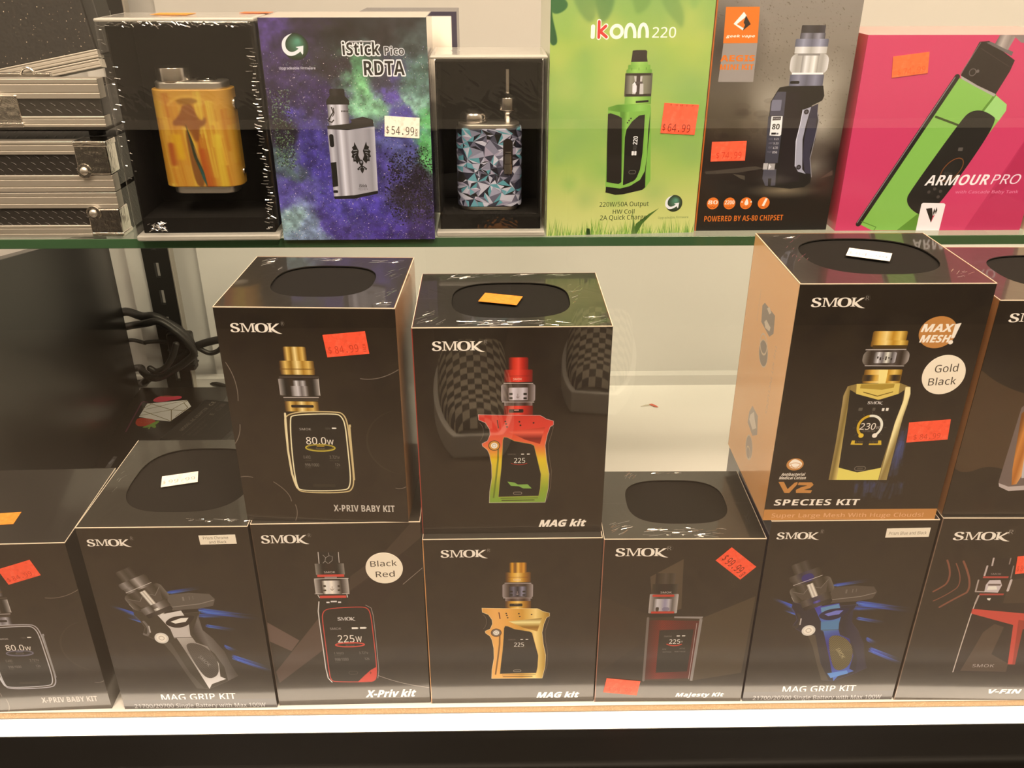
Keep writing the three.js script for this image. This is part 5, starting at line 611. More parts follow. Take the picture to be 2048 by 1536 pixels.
    for (const [p, s, u] of [[[10.2, 171.8], '80', 'W'], [[21.1, 171.9], '2200', 'mAh'], [[31.9, 171.9], '', 'WATER'], [[43.5, 171.8], '', 'SHOCK']]) { disc(c, p[0], p[1], 3.89, K('#e87830')); if (s) T(c, s, p[0] - 3.2, p[1] - 2.0, p[0] + 3.2, p[1] + 0.6, K('#f8dcc0'), { bold: true }); T(c, u, p[0] - 2, p[1] + 2, p[0] + 2, p[1] + 3, K('#7a3a14')); }
    { const a = [32.2, 171.0]; c.beginPath(); c.moveTo(a[0], a[1] - 2.4); c.quadraticCurveTo(a[0] + 2.6, a[1] + 2, a[0], a[1] + 2.2); c.quadraticCurveTo(a[0] - 2.6, a[1] + 2, a[0], a[1] - 2.4); c.fillStyle = K('#f8e4cc'); c.fill(); for (const d of [-3, 3]) disc(c, a[0] + d, a[1], 0.5, K('#f8e4cc')); const b = [43.4, 171.1]; poly(c, [b[0] - 1, b[1] + 2.4, b[0] + 1, b[1] - 2.6, b[0] + 2.4, b[1] - 2.2, b[0] + 0.6, b[1] + 2.8], K('#f8e4cc')); }
    T(c, 'POWERED BY AS-80 CHIPSET', 5.6, 180.1, 57.6, 183.9, K('#d8702c'), { bold: true, rise: -0.01 });
  }), label: 'tall grey and black carton with orange square emblem showing a rugged black device' });
  sticker(t, 'F', S, [5.4, 132.6, 27.3, 132.1, 6.0, 144.8], paper(priceTex(RED, 'rgba(150,30,10,.7)', '74.99', { x0: 4, x1: 23, y0: 8.6, y1: 14 })), 'price_sticker', false, 'red-orange price sticker');
}
{
  const S = [122.8, 120, 62];
  const t = carton({ size: S, at: [283.4, SH, -552.4], turn: 0.09, wrap: true, sides: lin(0.42, 0.03, 0.10), left: lin(0.45, 0.03, 0.10), top: lin(0.6, 0.25, 0.25), art: texture(122.8, 120, 8, (c, w, h) => {
    rect(c, 0, 0, w, h, K('#cd4061')); reseed(2);
    poly(c, [85.6, 120.1, 117.9, 45.0, 138.8, 120.5], KA('#b02c4c', 0.5)); poly(c, [96.5, 100.0, 117.9, 45.0, 126.1, 74.5], KA('#a82848', 0.35));
    const G = '#86b850';
    poly(c, [59.0, 23.9, 85.2, 34.4, 93.6, 40.1, 94.1, 43.9, 53.7, 119.9, 24.1, 119.7, 15.3, 115.4], K(G)); poly(c, [85.2, 34.4, 93.6, 40.1, 94.1, 43.9, 91.1, 49.9, 79.6, 43.9, 82.0, 37.2], K('#9ccc70')); line(c, [84.8, 34.6, 79.6, 43.9], 1.6, K('#5e8c34')); poly(c, [53.4, 108.2, 41.0, 119.8, 53.7, 119.9, 60.4, 111.4], K('#5e8c34'));
    line(c, [58.8, 23.9, 14.8, 115.4], 3.4, K('#26241c')); line(c, [57.6, 24.1, 13.9, 114.7], 0.6, K('#8a8478')); line(c, [51.0, 47.4, 65.6, 52.3], 1.3, K('#3a4a20')); line(c, [16.6, 113.8, 26.8, 117.6, 25.7, 120.3], 0.5, K('#5a8434'));
    const p = [67.8, 48.6, 71.7, 44.3, 77.5, 43.3, 84.0, 45.3, 91.4, 50.2, 62.2, 110.3, 53.7, 109.7, 46.4, 104.9, 43.2, 99.7, 44.2, 94.5]; smooth(c, p); c.fillStyle = K('#28221e'); c.fill();
    { c.save(); const a = [68.5, 80.2]; c.translate(a[0], a[1]); c.rotate(-0.9); ring(c, 0, 0, 8.4, 5, 0.6, K('#7a4a2c')); c.restore(); } rect(c, 69.6, 66.2, 72.6, 68.4, K('#5a524a')); for (const z of [[56.9, 94.5], [64.4, 94.1], [63.6, 97.7], [60.2, 92.5]]) disc(c, z[0], z[1], 1.1, K('#4a423c')); T(c, '80w', 64.3, 81.4, 69.1, 84.1, K('#5a5248'));
    poly(c, [67.8, 3.8, 73.5, 3.4, 91.8, 14.3, 90.5, 20.5, 85.1, 33.9, 72.5, 28.8, 60.8, 23.0], K('#2c2622')); poly(c, [60.8, 23.0, 72.5, 28.8, 85.1, 33.9, 84.5, 35.4, 72.8, 30.2, 61.7, 25.0], K('#a8a090')); line(c, [68.5, 4.3, 60.6, 22.2], 0.5, K('#7a6e64')); line(c, [69.8, 7.7, 88.8, 17.7], 0.4, K('#4a4038'));
    poly(c, [71.8, 4.3, 89.2, 11.8, 89.6, 9.6, 74.6, 3.8], K('#6a625a')); poly(c, [79.6, -1.2, 89.7, -1.2, 86.0, 8.6, 77.3, 5.0], grad(c, 78.1, 2.4, 89.4, 5.1, ['#6a6058', '#b8a898', '#8a7c70', '#a89888'].map((x) => K(x)))); poly(c, [86.0, -0.7, 105.2, -0.7, 106.8, 5.1, 93.1, 4.4], K('#8a7a70')); { const a = [67.7, 21.2]; ring(c, a[0], a[1], 2, 2, 0.5, K('#6a6058')); disc(c, a[0] + 3, a[1] - 0.6, 1, K('#6a6058')); }
    T(c, 'ARMOUR', 52.8, 83.6, 95.4, 90.4, K('#f6e8e0'), { bold: true, skew: 0.3, rise: -0.012 }); T(c, 'PRO', 95.5, 83.2, 115.5, 89.7, K('#f0d8d0'), { skew: 0.3, rise: -0.012 }); T(c, 'with Cascade Baby Tank', 74.1, 93.4, 115.4, 96.1, K('#e8889c'), { skew: 0.1 });
    poly(c, [53.7, 102.4, 54.6, 101.6, 68.5, 101.9, 69.6, 102.8, 69.2, 120.6, 53.7, 120.7], K('#f4e6dc')); poly(c, [57.4, 105.5, 61.3, 105.0, 62.9, 110.3, 62.6, 114.8], K('#221c1a')); poly(c, [62.6, 114.8, 62.9, 110.3, 64.1, 109.3], K('#c83a50')); poly(c, [62.6, 108.2, 62.8, 105.2, 63.8, 107.2, 63.4, 109.8], K('#221c1a')); poly(c, [63.8, 107.2, 64.3, 104.5, 65.0, 106.6, 64.5, 109.1], K('#221c1a'));
  }), label: 'pink carton with a slanting green and black device, last on the glass shelf' });
  sticker(t, 'F', S, [17.2, 12.1, 38.7, 9.4, 18.6, 24.3], paper(priceTex(K('#f8703c', 0.95), 'rgba(190,60,20,.6)', '74.99', { x0: 4, x1: 24, y0: 10, y1: 15 })), 'price_sticker', false, 'orange price sticker');
}
{
  carton({ size: [62, 130, 40], at: [-56, SH, -600], turn: 0, sides: lin(0.02, 0.018, 0.05), top: lin(0.03, 0.03, 0.05), art: texture(62, 130, 4, (c, w, h) => { rect(c, 0, 0, w, h, '#2c2840'); rect(c, 6, 2.6, w - 3.4, 74, '#efe9dd'); poly(c, [w - 20, 2.8, w - 18, 0.6, w - 17, 2.8], '#efe9dd'); }), label: 'navy carton with a blank white card front, mostly hidden behind the powder-splashed one' });
  carton({ size: [62, 122, 50], at: [378.5, SH, -552], turn: 0, sides: lin(0.6, 0.5, 0.38), art: texture(62, 122, 3, (c, w, h) => { rect(c, 0, 0, w, h, '#cfc0a4'); for (let i = 0; i < 9; i++) rect(c, 1.5, 8 + i * 13, 5, 8.6 + i * 13, '#a8987c'); }), label: 'cream carton just past the pink one, only a sliver in view' });
}

// ---------------------------------------------------------------- clear display boxes and the devices in them
const shellMat = phys({ color: 0xffffff, transmission: 1, thickness: 0, roughness: 0.02, ior: 1.49, bumpMap: filmBump, bumpScale: 0.0003 });
const steel = phys({ color: lin(0.62, 0.59, 0.55), metalness: 1, roughness: 0.22 }), chrome = phys({ color: lin(0.78, 0.75, 0.7), metalness: 1, roughness: 0.14, bumpMap: filmBump, bumpScale: 0.00012 }), brushed = phys({ color: lin(0.66, 0.64, 0.6), metalness: 1, roughness: 0.38 });
function roundRect(w, d, r) { const s = new THREE.Shape(), x = w / 2, y = d / 2; s.moveTo(-x + r, -y); s.lineTo(x - r, -y); s.absarc(x - r, -y + r, r, -Math.PI / 2, 0); s.lineTo(x, y - r); s.absarc(x - r, y - r, r, 0, Math.PI / 2); s.lineTo(-x + r, y); s.absarc(-x + r, y - r, r, Math.PI / 2, Math.PI); s.lineTo(-x, -y + r); s.absarc(-x + r, -y + r, r, Math.PI, Math.PI * 1.5); return s; }
function column(w, d, r, y0, y1, bevel = 0.8, hole) {                  // an upright prism with rounded corners, mm
  const sh = roundRect(w * mm - 2 * bevel * mm, d * mm - 2 * bevel * mm, (r - bevel) * mm); if (hole) sh.holes.push(hole);
  const g = new THREE.ExtrudeGeometry(sh, { depth: (y1 - y0 - 2 * bevel) * mm, bevelEnabled: bevel > 0, bevelThickness: bevel * mm, bevelSize: bevel * mm, bevelSegments: 3, curveSegments: 12 });
  g.rotateX(-Math.PI / 2); g.translate(0, (y0 + bevel) * mm, 0);
  const p = g.attributes.position, u = g.attributes.uv; for (let i = 0; i < p.count; i++) u.setXY(i, p.getX(i) / (w * mm) + 0.5, (p.getY(i) - y0 * mm) / ((y1 - y0) * mm)); return g;
}
const lathe = (pts, seg = 40) => new THREE.LatheGeometry(pts.map(([r, y]) => new THREE.Vector2(r * mm, y * mm)), seg);
function clearBox(o) {
  const [w, h, d] = o.size, t = thing('display_box', o.label, 'box', [o.at[0], o.at[1], o.at[2] - d / 2], o.turn);
  mesh('clear_shell', box(-w / 2, w / 2, 0, h, -d / 2, d / 2, 4.5), shellMat, t, 'clear plastic shell');
  const rim = phys({ color: lin(0.66, 0.66, 0.63), transmission: 0.6, thickness: 0, roughness: 0.35 });
  mesh('clear_base', box(-w / 2 + 0.8, w / 2 - 0.8, 0.4, 4.2, -d / 2 + 0.8, d / 2 - 0.6, 1.4), rim, t, 'thick clear base');
  mesh('clear_lid', box(-w / 2 + 0.8, w / 2 - 0.8, h - 2.2, h - 0.3, -d / 2 + 0.8, d / 2 - 0.6, 0.9), rim, t, 'clear lid');
  const i = o.inset, b = merge([box(-w / 2 + i, w / 2 - i, 4.5, h - 4, -d / 2 + 2, -d / 2 + 4), box(-w / 2 + i, -w / 2 + i + 1, 4.5, h - 4, -d / 2 + 4, d / 2 - 6), box(w / 2 - i - 1, w / 2 - i, 4.5, h - 4, -d / 2 + 4, d / 2 - 6), box(-w / 2 + i, w / 2 - i, 4.5, 14, -d / 2 + 4, d / 2 - 6), box(-w / 2 + i, w / 2 - i, h - 5, h - 4, -d / 2 + 4, d / 2 - 6)]);
  mesh('black_insert', b, phys({ color: lin(0.006, 0.0055, 0.005), roughness: 0.8, specularIntensity: 0.25 }), t, 'black card insert');
  return t;
}
const BOX1 = [91.3, 130.9, 50], BOX2 = [71, 110.2, 50];
{
  const t = clearBox({ size: BOX1, at: [-182.8, SH + 0.1, -533.9], turn: 1.02, inset: 4.5, label: 'shrink-wrapped clear plastic box with black insert, holding the amber device' });
  // tight film creases along the edges, bright where they catch the lamps
  reseed(61); const cr = []; const crease = (x, y, z, len, ang, bend, r) => fold(cr, x, y, z + 0.1, len, 0.16 + r * 2.2, ang, 0.58 + 0.42 * rnd(), -bend * 0.12);
  for (let i = 0; i < 46; i++) crease(43.2 - 4.2 * rnd() * rnd() - 0.6, 22 + i * 2.05 + rnd(), 25.1, 1.6 + 3.2 * rnd(), -0.42 + 0.5 * rnd(), -1.4 * rnd(), 0.07 + 0.09 * rnd());
  for (let i = 0; i < 24; i++) crease(-43.5 + 7 * rnd(), 40 + i * 3.6 + 2 * rnd(), 25.1, 1 + 3.2 * rnd() * rnd(), -0.55 + 0.5 * rnd(), 0.5 * rnd(), 0.08 + 0.13 * rnd());
  for (let i = 0; i < 60; i++) crease(-42 + i * 1.42 + rnd(), 128.6 - 2.4 * rnd(), 24.4 + rnd() * 0.6, 0.8 + 2.6 * rnd(), -0.9 + 1.4 * rnd(), 0.2, 0.07 + 0.12 * rnd());
  for (let i = 0; i < 34; i++) crease(-36 + 11 * rnd(), 7 + 6 * rnd(), 25.1, 1 + 3 * rnd(), -0.8 + rnd() * 1.4, rnd(), 0.07 + 0.1 * rnd());
  for (let i = 0; i < 14; i++) crease(38 + 5 * rnd(), 8 + 14 * rnd(), 25.1, 1 + 2.5 * rnd(), -0.7 + rnd(), rnd(), 0.06 + 0.06 * rnd());
  const m = mesh('film_creases', merge(cr), creaseMat, t); m.userData.kind = 'stuff';
  sticker(t, 'T', BOX1, [27, 36, 49, 34, 26, 22], paper(priceTex(K('#ff9a3a', 0.75), inkRed, '')), 'price_sticker', false, 'orange sticker on top');
  sticker(t, 'T', BOX1, [75, 44, 93, 43, 75, 34], paper(priceTex(K('#f4703a', 0.9), inkRed, '')), 'price_sticker', false, 'red-orange sticker on top');
}
clearBox({ size: BOX2, at: [-4.4, SH + 0.1, -539.5], turn: 0.15, inset: 3.5, label: 'smaller clear plastic box with black insert, holding the triangle-patterned device' });
{
  const a = [-207.9, 372.8, -545.0, -159.8, 373.7, -545.0, -208.7, 314.2, -545.0, -160.6, 315.8, -545.0, -203.0, 377.2, -545.0, -160.5, 377.0, -545.0, -186.9, 308.7, -545.0, -207.7, 381.1, -552.0, -186.7, 383.6, -552.0];
  const x0 = (a[0] + a[6]) / 2, x1 = (a[3] + a[9]) / 2, yT = (a[1] + a[4]) / 2, yB = (a[7] + a[10]) / 2, w = x1 - x0, X = (x0 + x1) / 2, base = a[19], D = 22;
  const t = thing('vape_device', 'small device with swirled amber resin body and silver cap, in the shrink-wrapped box', 'vape', [X, base, -545 - D / 2], 0);
  const y0 = yB - base, y1 = yT - base;
  const amber = texture(50, 66, 14, (c, W, H) => {
    rect(c, 0, 0, W, H, K('#c08a34')); reseed(21);
    const wisp = (x, y, l, wd, k, a, lean = 0.06) => { for (let i = 0; i < 12; i++) { const q = (rnd() - 0.5) * wd; curve(c, [x + q, y, x + q + lean * l * 0.3 + (rnd() - 0.5) * 3, y + l / 2, x + q * 1.4 + lean * l, y + l], 0.5 + 1.6 * rnd(), KA(k, a)); } };
    for (let i = 0; i < 30; i++) wisp(rnd() * W, rnd() * H * 0.5, 20 + rnd() * 40, 5, ['#d8a83c', '#b06a24', '#c89838', '#a85a20', '#d8b848', '#b87c2c'][i % 6], 0.16);
    c.filter = 'blur(9px)';
    wisp(38, 30, 40, 6, '#d8bc3c', 0.3, 0.02); wisp(13, 30, 16, 6, '#d0a428', 0.35, 0); wisp(9, 36, 14, 4, '#984418', 0.3, 0.02); wisp(29, 40, 30, 5, '#a84c1c', 0.3, 0.1);
    blob(c, [12, 21, 17, 17, 20, 10, 24, 8, 27, 11, 28, 17, 31, 21, 33, 17, 34, 20, 32, 24, 29, 24, 28, 32, 25, 36, 22, 26, 18, 23, 13, 24], KA('#7c4428', 0.85)); blob(c, [16, 7, 19, 5.4, 26, 5, 31, 7, 28, 9, 24, 9.5, 18, 9.5], KA('#8a5c24', 0.9)); curve(c, [11, 10, 20, 0, 34, 6.5], 1.2, KA('#d4a446', 0.8));
    c.filter = 'blur(6px)'; blob(c, [19.5, 24, 22, 30, 24.5, 48, 27.5, 66, 21, 66, 19.5, 44], KA('#6a3c1c', 0.8)); c.filter = 'blur(3px)'; poly(c, [20.2, 22, 23, 34, 27, 54, 28.4, 66, 26.4, 60, 22.4, 45], K('#33382a')); poly(c, [24, 48, 27.2, 56, 28, 66, 26, 60], K('#2c5048')); poly(c, [22.8, 36, 25, 43, 27, 54, 24.6, 46], K('#b07838'));
  });
  mesh('resin_body', column(w, D, 9, y0, y1, 0.6), phys({ map: amber, roughness: 0.4, clearcoat: 0.5, clearcoatRoughness: 0.3 }), t, 'swirled amber resin body');
  mesh('top_plate', column(w - 5, D - 2, 8, y1 - 0.2, y1 + 4.2, 0.8), brushed, t); mesh('bottom_plate', column(w - 8, D - 3, 8, y0 - 4.6, y0 + 0.2, 0.8), brushed, t);
  const cap = mesh('battery_cap', lathe([[0, 0], [10.4, 0], [10.6, 0.6], [10.6, 7.6], [10, 8.3], [0, 8.6]]), steel, t); cap.position.set((-w / 2 + 14) * mm, (y1 + 4.2) * mm, 0);
  const con = mesh('connector_ring', lathe([[3, 0], [6, 0], [6, 1], [3.2, 1.2], [3, 0]]), chrome, t); con.position.set((w / 2 - 15) * mm, (y1 + 4.1) * mm, 0);
  for (const [y, r] of [[y1 - 9, 3.6], [y0 + 8, 1.8]]) { const b = mesh('side_button', new THREE.CylinderGeometry(r * mm, r * mm, 1.6 * mm, 24), chrome, t); b.rotation.z = Math.PI / 2; b.position.set((w / 2) * mm, y * mm, 1 * mm); }
}
{
  const a = [-25.6, 348.6, -552.0, 16.2, 348.5, -552.0, -25.6, 299.7, -552.0, 15.5, 299.7, -552.0, 11.7, 296.3, -552.0, -22.4, 358.6, -558.0, -6.7, 350.1, -558.0, 7.0, 375.0, -561.0, 7.0, 361.3, -561.0, 7.0, 355.0, -561.0, 4.0, 342.8, -552.0, 10.0, 321.6, -552.0];
  const x0 = (a[0] + a[6]) / 2, x1 = (a[3] + a[9]) / 2, yT = a[1], yB = a[7], w = x1 - x0, X = (x0 + x1) / 2, base = a[13], D = 22, y0 = yB - base, y1 = yT - base;
  const t = thing('vape_device', 'small device wrapped in grey and teal triangles with a slim silver mouthpiece', 'vape', [X, base, -552 - D / 2], 0);
  const tri = texture(44, 56, 16, (c, W, H) => {
    rect(c, 0, 0, W, H, K('#3a3a40')); reseed(8); const N = 9, M = 12, P = []; for (let j = 0; j <= M; j++) for (let i = 0; i <= N; i++) P.push([(i + (i && i < N ? (rnd() - 0.5) * 0.95 : 0) + (j % 2 ? 0.25 : -0.25)) * W / N, (j + (rnd() - 0.5) * 0.9) * H / M]);
    const cols = ['#b8b2b4', '#a49ea4', '#8a868c', '#26262c', '#1e1e24', '#30303a', '#6a666e', '#4e4c54', '#6aa0a0', '#a89aa0', '#c4bcba', '#5c9896', '#3c3c44', '#d0c8c4'].map((k) => K(k));
    for (let j = 0; j < M; j++) for (let i = 0; i < N; i++) { const q = (u, v) => P[v * (N + 1) + u], s = rnd() < 0.5, f = [q(i, j), q(i + 1, j), q(i + 1, j + 1), q(i, j + 1)]; for (const T3 of s ? [[0, 1, 2], [0, 2, 3]] : [[0, 1, 3], [1, 2, 3]]) { const V = T3.map((k) => f[k]); const cx = (V[0][0] + V[1][0] + V[2][0]) / 3 + (rnd() - 0.5) * 2, cy = (V[0][1] + V[1][1] + V[2][1]) / 3 + (rnd() - 0.5) * 2; if (rnd() < 0.55) for (let k = 0; k < 3; k++) poly(c, [...V[k], ...V[(k + 1) % 3], cx, cy], cols[Math.floor(rnd() * cols.length)]); else poly(c, V.flat(), cols[Math.floor(rnd() * cols.length)]); } }
  });
  const sx = (a[30] + a[33]) / 2 - X, sy0 = a[34] - base, sy1 = a[31] - base, sw = (a[33] - a[30]) / 2;
  mesh('patterned_body', column(w, D, 9, y0, y1, 0.5), phys({ map: tri, roughness: 0.4, clearcoat: 0.4 }), t, 'grey, black and teal triangle-patterned body');
  mesh('top_plate', column(w - 3, D - 1.5, 9, y1 - 0.2, y1 + 2.6, 0.8), brushed, t); mesh('bottom_plate', column(w - 5, D - 2, 9, y0 - 2.8, y0 + 0.2, 0.8), brushed, t);
  const cr = (a[18] - a[15]) / 2 * 1.14, cap = mesh('battery_cap', lathe([[0, 0], [cr, 0], [cr, 1.8], [cr - 0.4, 2.1], [cr, 2.4], [cr - 0.2, 5], [cr - 1.4, 6.8], [cr - 4, 7.9], [4, 8.2], [3.8, 8.8], [0, 9]]), steel, t); cap.position.set(((a[15] + a[18]) / 2 - X) * mm, (y1 + 2.6) * mm, -9 * mm + 9 * mm);
  const tx = a[21] - X, tip = mesh('mouthpiece', lathe([[0, 0], [2.4, 0], [2.4, 4.6], [3.2, 6.8], [5.4, 7.2], [5.9, 8], [5.9, 14.6], [5.2, 15.6], [3.4, 16], [2.1, 17.4], [1.8, 18.4], [1.8, 31.4], [1.3, 31.8], [0, 31.8]]), steel, t); tip.position.set(tx * mm, (y1 + 2.6) * mm, 0);
  { const s = roundRect(sw * 2 * mm, (sy1 - sy0) * mm, sw * 0.98 * mm), g = new THREE.ExtrudeGeometry(s, { depth: 0.3 * mm, bevelEnabled: false, curveSegments: 16 }); const win = mesh('viewing_slot', g, phys({ color: lin(0.02, 0.016, 0.014), roughness: 0.1 }), t, 'dark viewing slot'); win.position.set(sx * mm, (sy0 + sy1) / 2 * mm, D / 2 * mm + 0.02 * mm);
    const coil = mesh('coil', merge([new THREE.CylinderGeometry(sw * 0.72 * mm, sw * 0.72 * mm, 5 * mm, 20).translate(0, -3.2 * mm, 0), new THREE.CylinderGeometry(sw * 0.82 * mm, sw * 0.82 * mm, 6 * mm, 20).translate(0, -9 * mm, 0), new THREE.CylinderGeometry(sw * 0.6 * mm, sw * 0.6 * mm, 0.8 * mm, 20).translate(0, 1.4 * mm, 0), new THREE.CylinderGeometry(sw * 0.6 * mm, sw * 0.6 * mm, 0.8 * mm, 20).translate(0, -0.2 * mm, 0)]).scale(1, 1, 0.3), steel, t); coil.position.set(sx * mm, ((sy0 + sy1) / 2 + 1) * mm, (D / 2 + 0.3) * mm); }
}

// ---------------------------------------------------------------- aluminium cases at the end of the glass shelf
const alu = phys({ color: lin(0.60, 0.57, 0.52), metalness: 0.85, roughness: 0.42 });
const plate = texture(170, 40, 6, (c, w, h) => { rect(c, 0, 0, w, h, '#808080'); for (let j = 0; j < 8; j++) for (let i = 0; i < 30; i++) { c.save(); c.translate(i * 6 + (j % 2) * 3, j * 5.4 + 2); c.rotate((i + j) % 2 ? 0.75 : 0.75); disc(c, 0, 0, 2.0, '#e8e8e8', 0.45); c.restore(); } }, false);
const darkPlate = phys({ color: lin(0.022, 0.020, 0.018), roughness: 0.36, bumpMap: plate, bumpScale: 0.0006 });
const speck = texture(80, 80, 8, (c, w, h) => { rect(c, 0, 0, w, h, '#141210'); reseed(17); grain(c, w, h, 2600, ['#1e1a16', '#0f0d0c', '#221d19', '#0c0a09'], 0.15, 0.7); for (let i = 0; i < 260; i++) disc(c, rnd() * w, rnd() * h, 0.12 + 0.2 * rnd(), ['#b8ac98', '#8a7e6a'][i % 2], 0.1 + 0.35 * rnd()); });
speck.wrapS = speck.wrapT = THREE.RepeatWrapping;
const lining = std(0xffffff, 0.8, { map: speck, bumpMap: paperBump, bumpScale: 0.0002 });
function railProfile(x0, x1, y0, y1, z) {                              // an extruded aluminium edge with two grooves along its front
  const h = y1 - y0; return merge([box(x0, x1, y0, y1, z - 9, z - 0.7, 0.3), box(x0, x1, y0 + 0.15, y0 + h * 0.27, z - 1.2, z, 0.25), box(x0, x1, y0 + h * 0.33, y0 + h * 0.72, z - 1.2, z - 0.15, 0.25), box(x0, x1, y0 + h * 0.78, y1, z - 1.2, z, 0.4)]);
}
function corner(t, x0, x1, y0, y1, z, up) {                            // chromed corner cap with a riveted tab
  const c = mesh('corner_cap', merge([box(x0, x1, y0, y1, z - 14, z + 1.1, 1), box(x0, x1 + 0.6, up ? y1 - 3 : y0, up ? y1 + 0.6 : y0 + 3, z - 14, z + 1.4, 0.9)]), chrome, t);
  const yy = up ? y0 + 2.5 : y1 - 2.5, xx = x0 + 4;
  mesh('tab', merge([new THREE.CylinderGeometry(4.4 * mm, 4.4 * mm, 1.4 * mm, 28).rotateX(Math.PI / 2).translate(xx * mm, yy * mm, (z + 1.1) * mm)]), chrome, c);
  mesh('rivet', new THREE.SphereGeometry(2.5 * mm, 20, 12).scale(1, 1, 0.6).translate(xx * mm, yy * mm, (z + 2) * mm), brushed, c);
}
{
  const z = -545.7, t = thing('aluminium_case', 'closed aluminium-edged black case with chrome corners, flat on the glass shelf', 'case', [-325, SH + 0.1, z]);
  const L = -85, R = 85.5, body = (y0, y1) => box(L + 1, R - 1, y0, y1, -125, -1.2);
  mesh('base_panel', body(1, 28), darkPlate, t); mesh('lid_panel', body(31, 59.5), darkPlate, t);
  mesh('rail', railProfile(L, R - 6, 0, 7.6, 0), alu, t); mesh('rail', railProfile(L, R, 18.6, 28.7, 0), alu, t); mesh('rail', railProfile(L, R, 29.1, 39.5, 0), alu, t); mesh('rail', railProfile(L, R - 6, 52.2, 60.2, 0), alu, t);
  corner(t, R - 20, R, 0.4, 18.4, 0, false); corner(t, R - 20, R, 40, 60, 0, true);
}
{
  const z = -548, t = thing('aluminium_case', 'open aluminium-edged black case lying on the closed one, lid tipped up', 'case', [-325, 343.3, z]);
  const L = -85, R = 87;
  for (const x of [-70, 72]) mesh('foot', new THREE.CylinderGeometry(5 * mm, 5 * mm, 5.6 * mm, 20).translate(x * mm, 2.6 * mm, -20 * mm), std(0x111111, 0.7), t);
  mesh('base_panel', merge([box(L + 1, R - 1, 5.4, 34, -3, -1.2), box(L + 1, R - 1, 5.4, 7, -55, -1.2), box(L + 1, R - 1, 5.4, 30, -56, -54), box(R - 3, R - 1, 5.4, 30, -55, -2)]), darkPlate, t);
  mesh('rail', railProfile(L, R, 8, 14.2, 0), alu, t); mesh('rail', railProfile(L, R, 24.5, 36, 0), alu, t);
  corner(t, 20, 37.5, 8, 27, 0, false);
  // the hinged lid: rim rails below, grainy lining above
  const lid = mesh('lid', box(-150, 0, 9, 96, -16, -1, 1), lining, t, 'grainy dark lid, tipped up'); lid.position.set(69 * mm, 38.5 * mm, -50 * mm); lid.rotation.set(-0.16, 0, 0.185);
  { const uv = lid.geometry.attributes.uv, p = lid.geometry.attributes.position; for (let i = 0; i < uv.count; i++) uv.setXY(i, p.getX(i) / 0.08, p.getY(i) / 0.08); }
  mesh('lid_rail', railProfile(-150, 1, 4.2, 9.2, 0), alu, lid); mesh('lid_rail', railProfile(-150, 1, -2, 3.4, 1), alu, lid); mesh('lid_side', box(-2, 7, 6, 96, -26, -4, 1), std(lin(0.008, 0.008, 0.007), 0.6), lid);
  mesh('latch', merge([new THREE.TorusGeometry(4 * mm, 0.9 * mm, 8, 24, Math.PI).translate(40 * mm, 36.5 * mm, -14 * mm), new THREE.TorusGeometry(3.4 * mm, 1 * mm, 8, 24, Math.PI).translate(16 * mm, 36.5 * mm, -13 * mm), box(10, 52, 35, 37.4, -20, -16, 0.5)]), chrome, t, 'chrome latch loops');
}

// ---------------------------------------------------------------- what lies at the back, behind the boxes
{
  const t = thing('black_board', 'glossy black board standing on edge against the side wall of the case', 'board', [-391.4, 0, -790], -83.4);
  const s = new THREE.Shape(); s.moveTo(-0.078, 0); s.lineTo(0.272, 0); s.lineTo(0.272, 0.262); s.lineTo(-0.078, 0.190); s.closePath();
  const g = new THREE.ExtrudeGeometry(s, { depth: 0.010, bevelEnabled: true, bevelThickness: 0.0008, bevelSize: 0.0008, bevelSegments: 2 });
  mesh('board_panel', g, phys({ color: lin(0.008, 0.0065, 0.0055), roughness: 0.34, clearcoat: 0.25, clearcoatRoughness: 0.2 }), t);
  mesh('edge_trim', merge([box(-79, 273, -0.5, 1.6, -1.2, 0.4)]), std(lin(0.03, 0.028, 0.026), 0.4), t);
}
struct('trim_2', box(-392, -374, 2, 888, -892, -886), white);
{
  const t = thing('slotted_upright', 'black slotted shelf upright fixed in the back corner of the case', 'upright', [-358, 2, -885]);
  const s = new THREE.Shape(); s.moveTo(-0.014, 0); s.lineTo(0.014, 0); s.lineTo(0.014, 0.88); s.lineTo(-0.014, 0.88); s.closePath();
  for (let i = 0; i < 28; i++) { const y = 0.012 + i * 0.0305, p = new THREE.Path(); p.moveTo(-0.0035, y); p.lineTo(0.0015, y); p.lineTo(0.0015, y + 0.0165); p.lineTo(-0.0035, y + 0.0165); p.closePath(); s.holes.push(p); }
  mesh('upright_face', new THREE.ExtrudeGeometry(s, { depth: 0.006, bevelEnabled: false }), std(lin(0.012, 0.011, 0.01), 0.5), t);
  mesh('upright_lip', box(14, 15.6, 0, 880, -4, 7, 0.4), alu, t, 'bright metal lip');
  mesh('foot_plate', box(-16, 22, -1.9, 1.2, 2, 26, 0.5), brushed, t); for (const x of [-10, 18]) mesh('screw', new THREE.SphereGeometry(3.4 * mm, 16, 10).scale(1, 0.5, 1).translate(x * mm, 1.6 * mm, 14 * mm), chrome, t);
}
